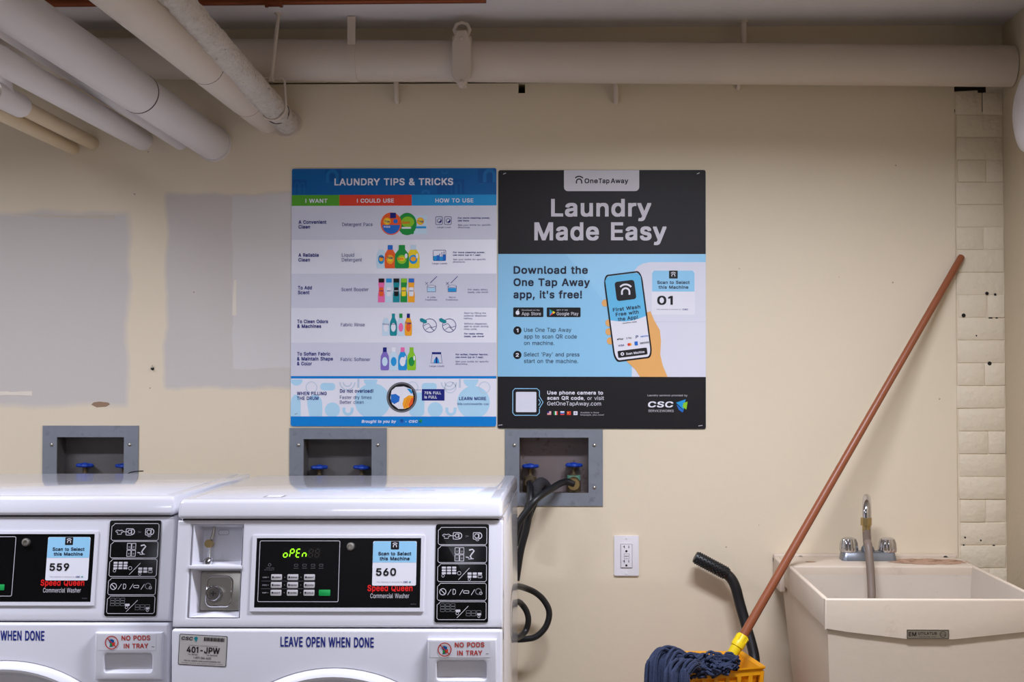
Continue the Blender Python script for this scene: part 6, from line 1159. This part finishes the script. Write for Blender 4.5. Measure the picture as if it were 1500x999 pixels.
# hose on the spout
hp = Vector((ox+fxc-.5*rg, YBK+yfa-2*rg, zt-rg-.012)); base = hp
root = empty('faucet_hose', base, 'short grey hose with brass coupling hanging from the faucet into the sink', 'hose')
b = MB(); b.tube([(0, 0, -.004), (0, 0, .016)], .0150, M_brass, 8); b.tube([(0, 0, -.022), (0, 0, -.004)], .0105, M_brass, 18); b.build('coupling', root, 'brass coupling')
b = MB(); e1 = P(1272, 800, 3.485)-base; e2 = P(1276, 850, 3.455)-base; e3 = P(1277, 885, 3.435)-base; e4 = P(1277, 940, 3.42)-base
b.tube(crom([(0, 0, -.015), (.001, -.004, -.05), e1, e2, e3, e4], 6), .0105, mat('grey_rubber_hose', (122, 106, 94), .5, var=.12, scale=40), 16); b.build('hose', root)

# ------------------------------------------------------------------ mop bucket with wringer
zr = .545
A_, B_, C_, D_ = Vector((.250, 3.56)), Vector((.440, 3.56)), Vector((.474, 3.385)), Vector((.252, 3.30))
cen = (A_+B_+C_+D_)/4
root = empty('mop_bucket', (cen.x, cen.y, 0), 'yellow mop bucket with slotted wringer and black lever, left of the sink', 'mop bucket')
def loc(v, z): return Vector((v.x-cen.x, v.y-cen.y, z))
Q = [A_, B_, C_, D_]
def shr(v, k): return cen+(v-cen)*k
b = MB()
# flange: sloping rim
o1 = [loc(shr(v, 1.04), zr-.004) for v in Q]; o2 = [loc(shr(v, 1.04), zr) for v in Q]; i2 = [loc(shr(v, .93), zr-.004) for v in Q]; i1 = [loc(shr(v, .86), zr-.032) for v in Q]; i0 = [loc(shr(v, .84), zr-.034) for v in Q]; ou = [loc(shr(v, .97), zr-.012) for v in Q]
rings_ = [ou, o1, o2, i2, i1, i0]
vs = [p for r_ in rings_ for p in r_]; fs = []
for j in range(len(rings_)-1):
    for i in range(4): fs.append((j*4+i, j*4+(i+1) % 4, (j+1)*4+(i+1) % 4, (j+1)*4+i))
b.add(vs, fs, M_yellow)
# slotted walls: bands and ribs
def bar(p0, p1, hw_, hz): 
    d = (p1-p0).normalized(); nrm = Vector((-d.y, d.x, 0))*hw_; up = Vector((0, 0, hz))
    b.hexa([p0-nrm-up, p1-nrm-up, p1+nrm-up, p0+nrm-up, p0-nrm+up, p1-nrm+up, p1+nrm+up, p0+nrm+up], M_yellow, .0012, 1)
for i in range(4):
    a0_, a1_ = Q[i], Q[(i+1) % 4]
    for (z_, k_, hz) in ((zr-.016, .965, .007), (zr-.048, .945, .006), (zr-.105, .91, .006), (zr-.165, .88, .006), (zr-.215, .85, .01)):
        bar(loc(shr(a0_, k_), z_), loc(shr(a1_, k_), z_), .003, hz)
    for j in range(8):
        t_ = j/7; v = a0_*(1-t_)+a1_*t_; p0 = loc(shr(v, .968), zr-.012); p1 = loc(shr(v, .85), zr-.215)
        d = (a1_-a0_).normalized()*.0055; n_ = Vector((-d.y, d.x, 0)).normalized()*.003; d = Vector((d.x, d.y, 0))
        b.hexa([p1-d-n_, p1+d-n_, p1+d+n_, p1-d+n_, p0-d-n_, p0+d-n_, p0+d+n_, p0-d+n_], M_yellow)
wr = b.build('wringer', root)
b = MB(); k0 = [loc(shr(v, .80), zr-.21) for v in Q]; kt = [loc(shr(v, .86), zr-.034) for v in Q]   # press plates inside
b.add([kt[0], kt[1], k0[1], k0[0]], [(0, 1, 2, 3)], M_yellow); b.add([kt[1], kt[2], k0[2], k0[1]], [(0, 1, 2, 3)], M_yellow); b.build('press_plate', wr)
pb = [P(1106, 985, 3.575), P(1104, 957, 3.60), P(1094, 920, 3.625), P(1084, 885, 3.64), P(1078, 862, 3.645), P(1072, 849, 3.648), P(1063, 840, 3.65), P(1048, 831, 3.65), P(1018, 815.5, 3.65)]
cc = Vector((cen.x, cen.y, 0)); cv_ = crom([p-cc for p in pb], 6)
b = MB(); b.tube(cv_[:40], .0145, M_hose, 18); lv = b.build('lever', wr, 'black lever')
b = MB(); g0, g1 = pb[6]-cc+Vector((.006, 0, -.002)), pb[8]-cc; b.tube([g0, g0+(g1-g0)*.05, g0+(g1-g0)*.97, g1], [.0155, .0165, .0165, .0150], M_hose, 22)
ax = (g1-g0).normalized(); u_ = ax.cross(Vector((0, 1, 0))).normalized(); w_ = ax.cross(u_)
for i in range(15):
    for k_ in range(12):
        t_ = .08+.06*i; an = 2*PI*(k_+.5*(i % 2))/12; p = g0+(g1-g0)*t_+(u_*math.cos(an)+w_*math.sin(an))*.0165
        nn = (u_*math.cos(an)+w_*math.sin(an)); b.tube([p-nn*.001, p+nn*.0022], [.0028, .0012], M_hose, 6)
b.build('lever_grip', wr, 'black knobbed grip')
b = MB(); R_ = [(-.16, -.17), (.15, -.17), (.15, .10), (-.16, .10)]
def ringz(k, z): return [(x*k, y*k, z) for x, y in [q for q in rrect(-.19, -.20, .17, .13, .05)]]
rs = [ringz(.82, .07), ringz(.98, .36), ringz(1.03, .36), ringz(1.03, .372), ringz(.96, .372), ringz(.80, .085)]; n = len(rs[0])
b.add([p for r_ in rs for p in r_], [(j*n+i, j*n+(i+1) % n, (j+1)*n+(i+1) % n, (j+1)*n+i) for j in range(len(rs)-1) for i in range(n)]+[tuple(range(n-1, -1, -1)), tuple(5*n+i for i in range(n))], M_yellow); b.build('bucket', root)
for x in (-.11, .09):
    for y in (-.12, .06):
        b = MB(); b.lathe([(.034, -.011), (.034, .011)], M_hose, 20, Matrix.Translation((x, y, .034)) @ Matrix.Rotation(PI/2, 4, 'Y')); b.box((x-.016, y-.012, .04), (x+.016, y+.012, .072), M_steel, .002); b.build('caster', root)

# ------------------------------------------------------------------ mop
top = P(1409.5, 374, WALL-.004); bot = P(1083, 941, 3.44)
root = empty('mop', bot, 'string mop with brown handle leaning on the brick strip, its blue yarn in the bucket', 'mop')
b = MB(); d = top-bot; ln = d.length; u = d/ln
b.tube([Vector((0, 0, 0)), d*.5, d-u*.012, d-u*.003, d], [.0120, .0107, .0098, .0085, .004], M_wood, 20); b.build('handle', root)
b = MB(); zz = Vector((0, 0, 1)).rotation_difference(u).to_matrix().to_4x4()
b.lathe([(.0135, -.048), (.0152, -.044), (.0152, -.014), (.0178, -.012), (.0178, .002), (.0165, .004), (.0160, .018), (.0140, .022), (.0118, .022)], M_clamp, 18, zz)
for k_ in range(9): 
    an = 2*PI*k_/9; b.M = zz; b.box((.0155*math.cos(an)-.0018, .0155*math.sin(an)-.0018, .004), (.0155*math.cos(an)+.0018, .0155*math.sin(an)+.0018, .019), M_clamp); b.M = Matrix()
b.build('clamp', root, 'bright yellow clamp')
b = MB(); rr = random.Random(11)
st = P(1074, 964, 3.425)
def jit(v, s_): return v+Vector((rr.uniform(-s_, s_), rr.uniform(-s_, s_), rr.uniform(-s_, s_)))
def strand(pts, r=.0040): b.tube(crom([p-bot for p in pts], 5), r, M_yarn, 6, caps=False)
for i in range(50):                      # hank going over the far left rim
    t_ = rr.random(); x = 948+34*t_; crest = 946+10*abs(t_-.5)+rr.uniform(0, 8); Yc = 3.36+rr.uniform(-.03, .05)
    strand([jit(P(1012+rr.uniform(-8, 14), 974+rr.uniform(-6, 8), 3.41), .005), jit(P(x+34-8*t_, crest+9, Yc+.02), .004), P(x+16-4*t_, crest, Yc), P(x+3, crest+10, Yc-.02), jit(P(x-2, 985+rr.uniform(-5, 8), Yc-.035), .002), jit(P(x-3+rr.uniform(-4, 5), 1075+rr.uniform(-20, 30), Yc-.04), .006)])
for i in range(48):                      # hank in front of it
    t_ = rr.random(); x = 975+34*t_; Yc = 3.275+rr.uniform(-.02, .02); crest = 966+7*abs(t_-.4)+rr.uniform(-2, 8)
    strand([jit(P(1036, 980, 3.36), .008), jit(P(x+24-6*t_, crest+4, 3.32), .004), P(x+11, crest, Yc), P(x+2, crest+10, Yc-.012), jit(P(x-1, 995, Yc-.02), .003), jit(P(x-2+rr.uniform(-5, 5), 1085+rr.uniform(-25, 25), Yc-.025), .006)])
for i in range(84):                      # tangled ridge from the clamp over the front rim
    t0 = rr.random(); cx_ = 1068-64*t0; cy_ = 969+9*math.sin(PI*min(1, t0*1.3))+rr.uniform(-9, 9)
    pts = []; fr = rr.uniform(4, 9); ph0 = rr.uniform(0, 6)
    for k_ in range(6):
        t_ = k_/5; x = cx_+16-36*t_; y = cy_+4.5*math.sin(fr*t_+ph0)+6*t_*t_; pts.append(P(x, y, (3.318 if y > 974 else 3.345)+rr.uniform(-.02, .012)+.03*(1-t0)**2))
    strand(pts, .0040)
for i in range(16):
    x = 1058+rr.uniform(-20, 14); y = 962+rr.uniform(-3, 6); a_ = rr.uniform(0, 6)
    strand([P(x+7*math.cos(a_+q_*1.3), y+5*math.sin(a_+q_*1.3), 3.36) for q_ in range(5)], .0034)
b.build('yarn', root, 'blue yarn strands')

# ------------------------------------------------------------------ scraps and marks on the wall
def scrap(name, pts, label, cat, m, th=.0008, group=None):
    b = MB(); b.prism([(WX(x), WZ(y)) for x, y in pts], WALL-th, WALL, m); tag(b.build(name), label, cat, group)
scrap('tape_strip', [(340, 440), (342, 409), (346, 409.5), (345.5, 440), (346, 461), (339.5, 461.5)], 'torn vertical strip of tape left on the grey patch beside the blue poster', 'tape', M_tape)
scrap('tape_strip', [(-6, 574), (12, 573.5), (14, 574.5), (47, 573), (47.5, 580), (12, 579.2), (-6, 579.5)], 'level strip of white tape at the left edge above the left valve box', 'tape', M_tape)
scrap('tape_strip', [(12, 311), (90, 314), (166, 313), (166, 319.4), (120, 318), (60, 316)], 'long faint strip of tape along the top of the left grey patch', 'tape', mat('old_tape', (200, 188, 168), .5))
scrap('paint_chip', [(134, 593), (138, 589.5), (146, 588.5), (159, 590), (161.5, 592.5), (156, 596), (142, 597)], 'small brown chip in the paint above the left valve box', 'paint chip', mat('chipped_brown', (150, 122, 96), .8), .0006)
root = empty('wall_anchor', (WX(223.5), WALL, WZ(540)), 'small dark screw anchor in the cream strip between the grey patches', 'screw')
b = MB(); b.lathe([(.0045, 0), (.004, .003), (.0015, .004), (.0015, .014)], M_hole, 12, Matrix.Rotation(PI/2, 4, 'X')); b.tube([(0, -.005, .002), (.002, -.007, .010)], .0014, M_steel, 8); b.build('screw', root)
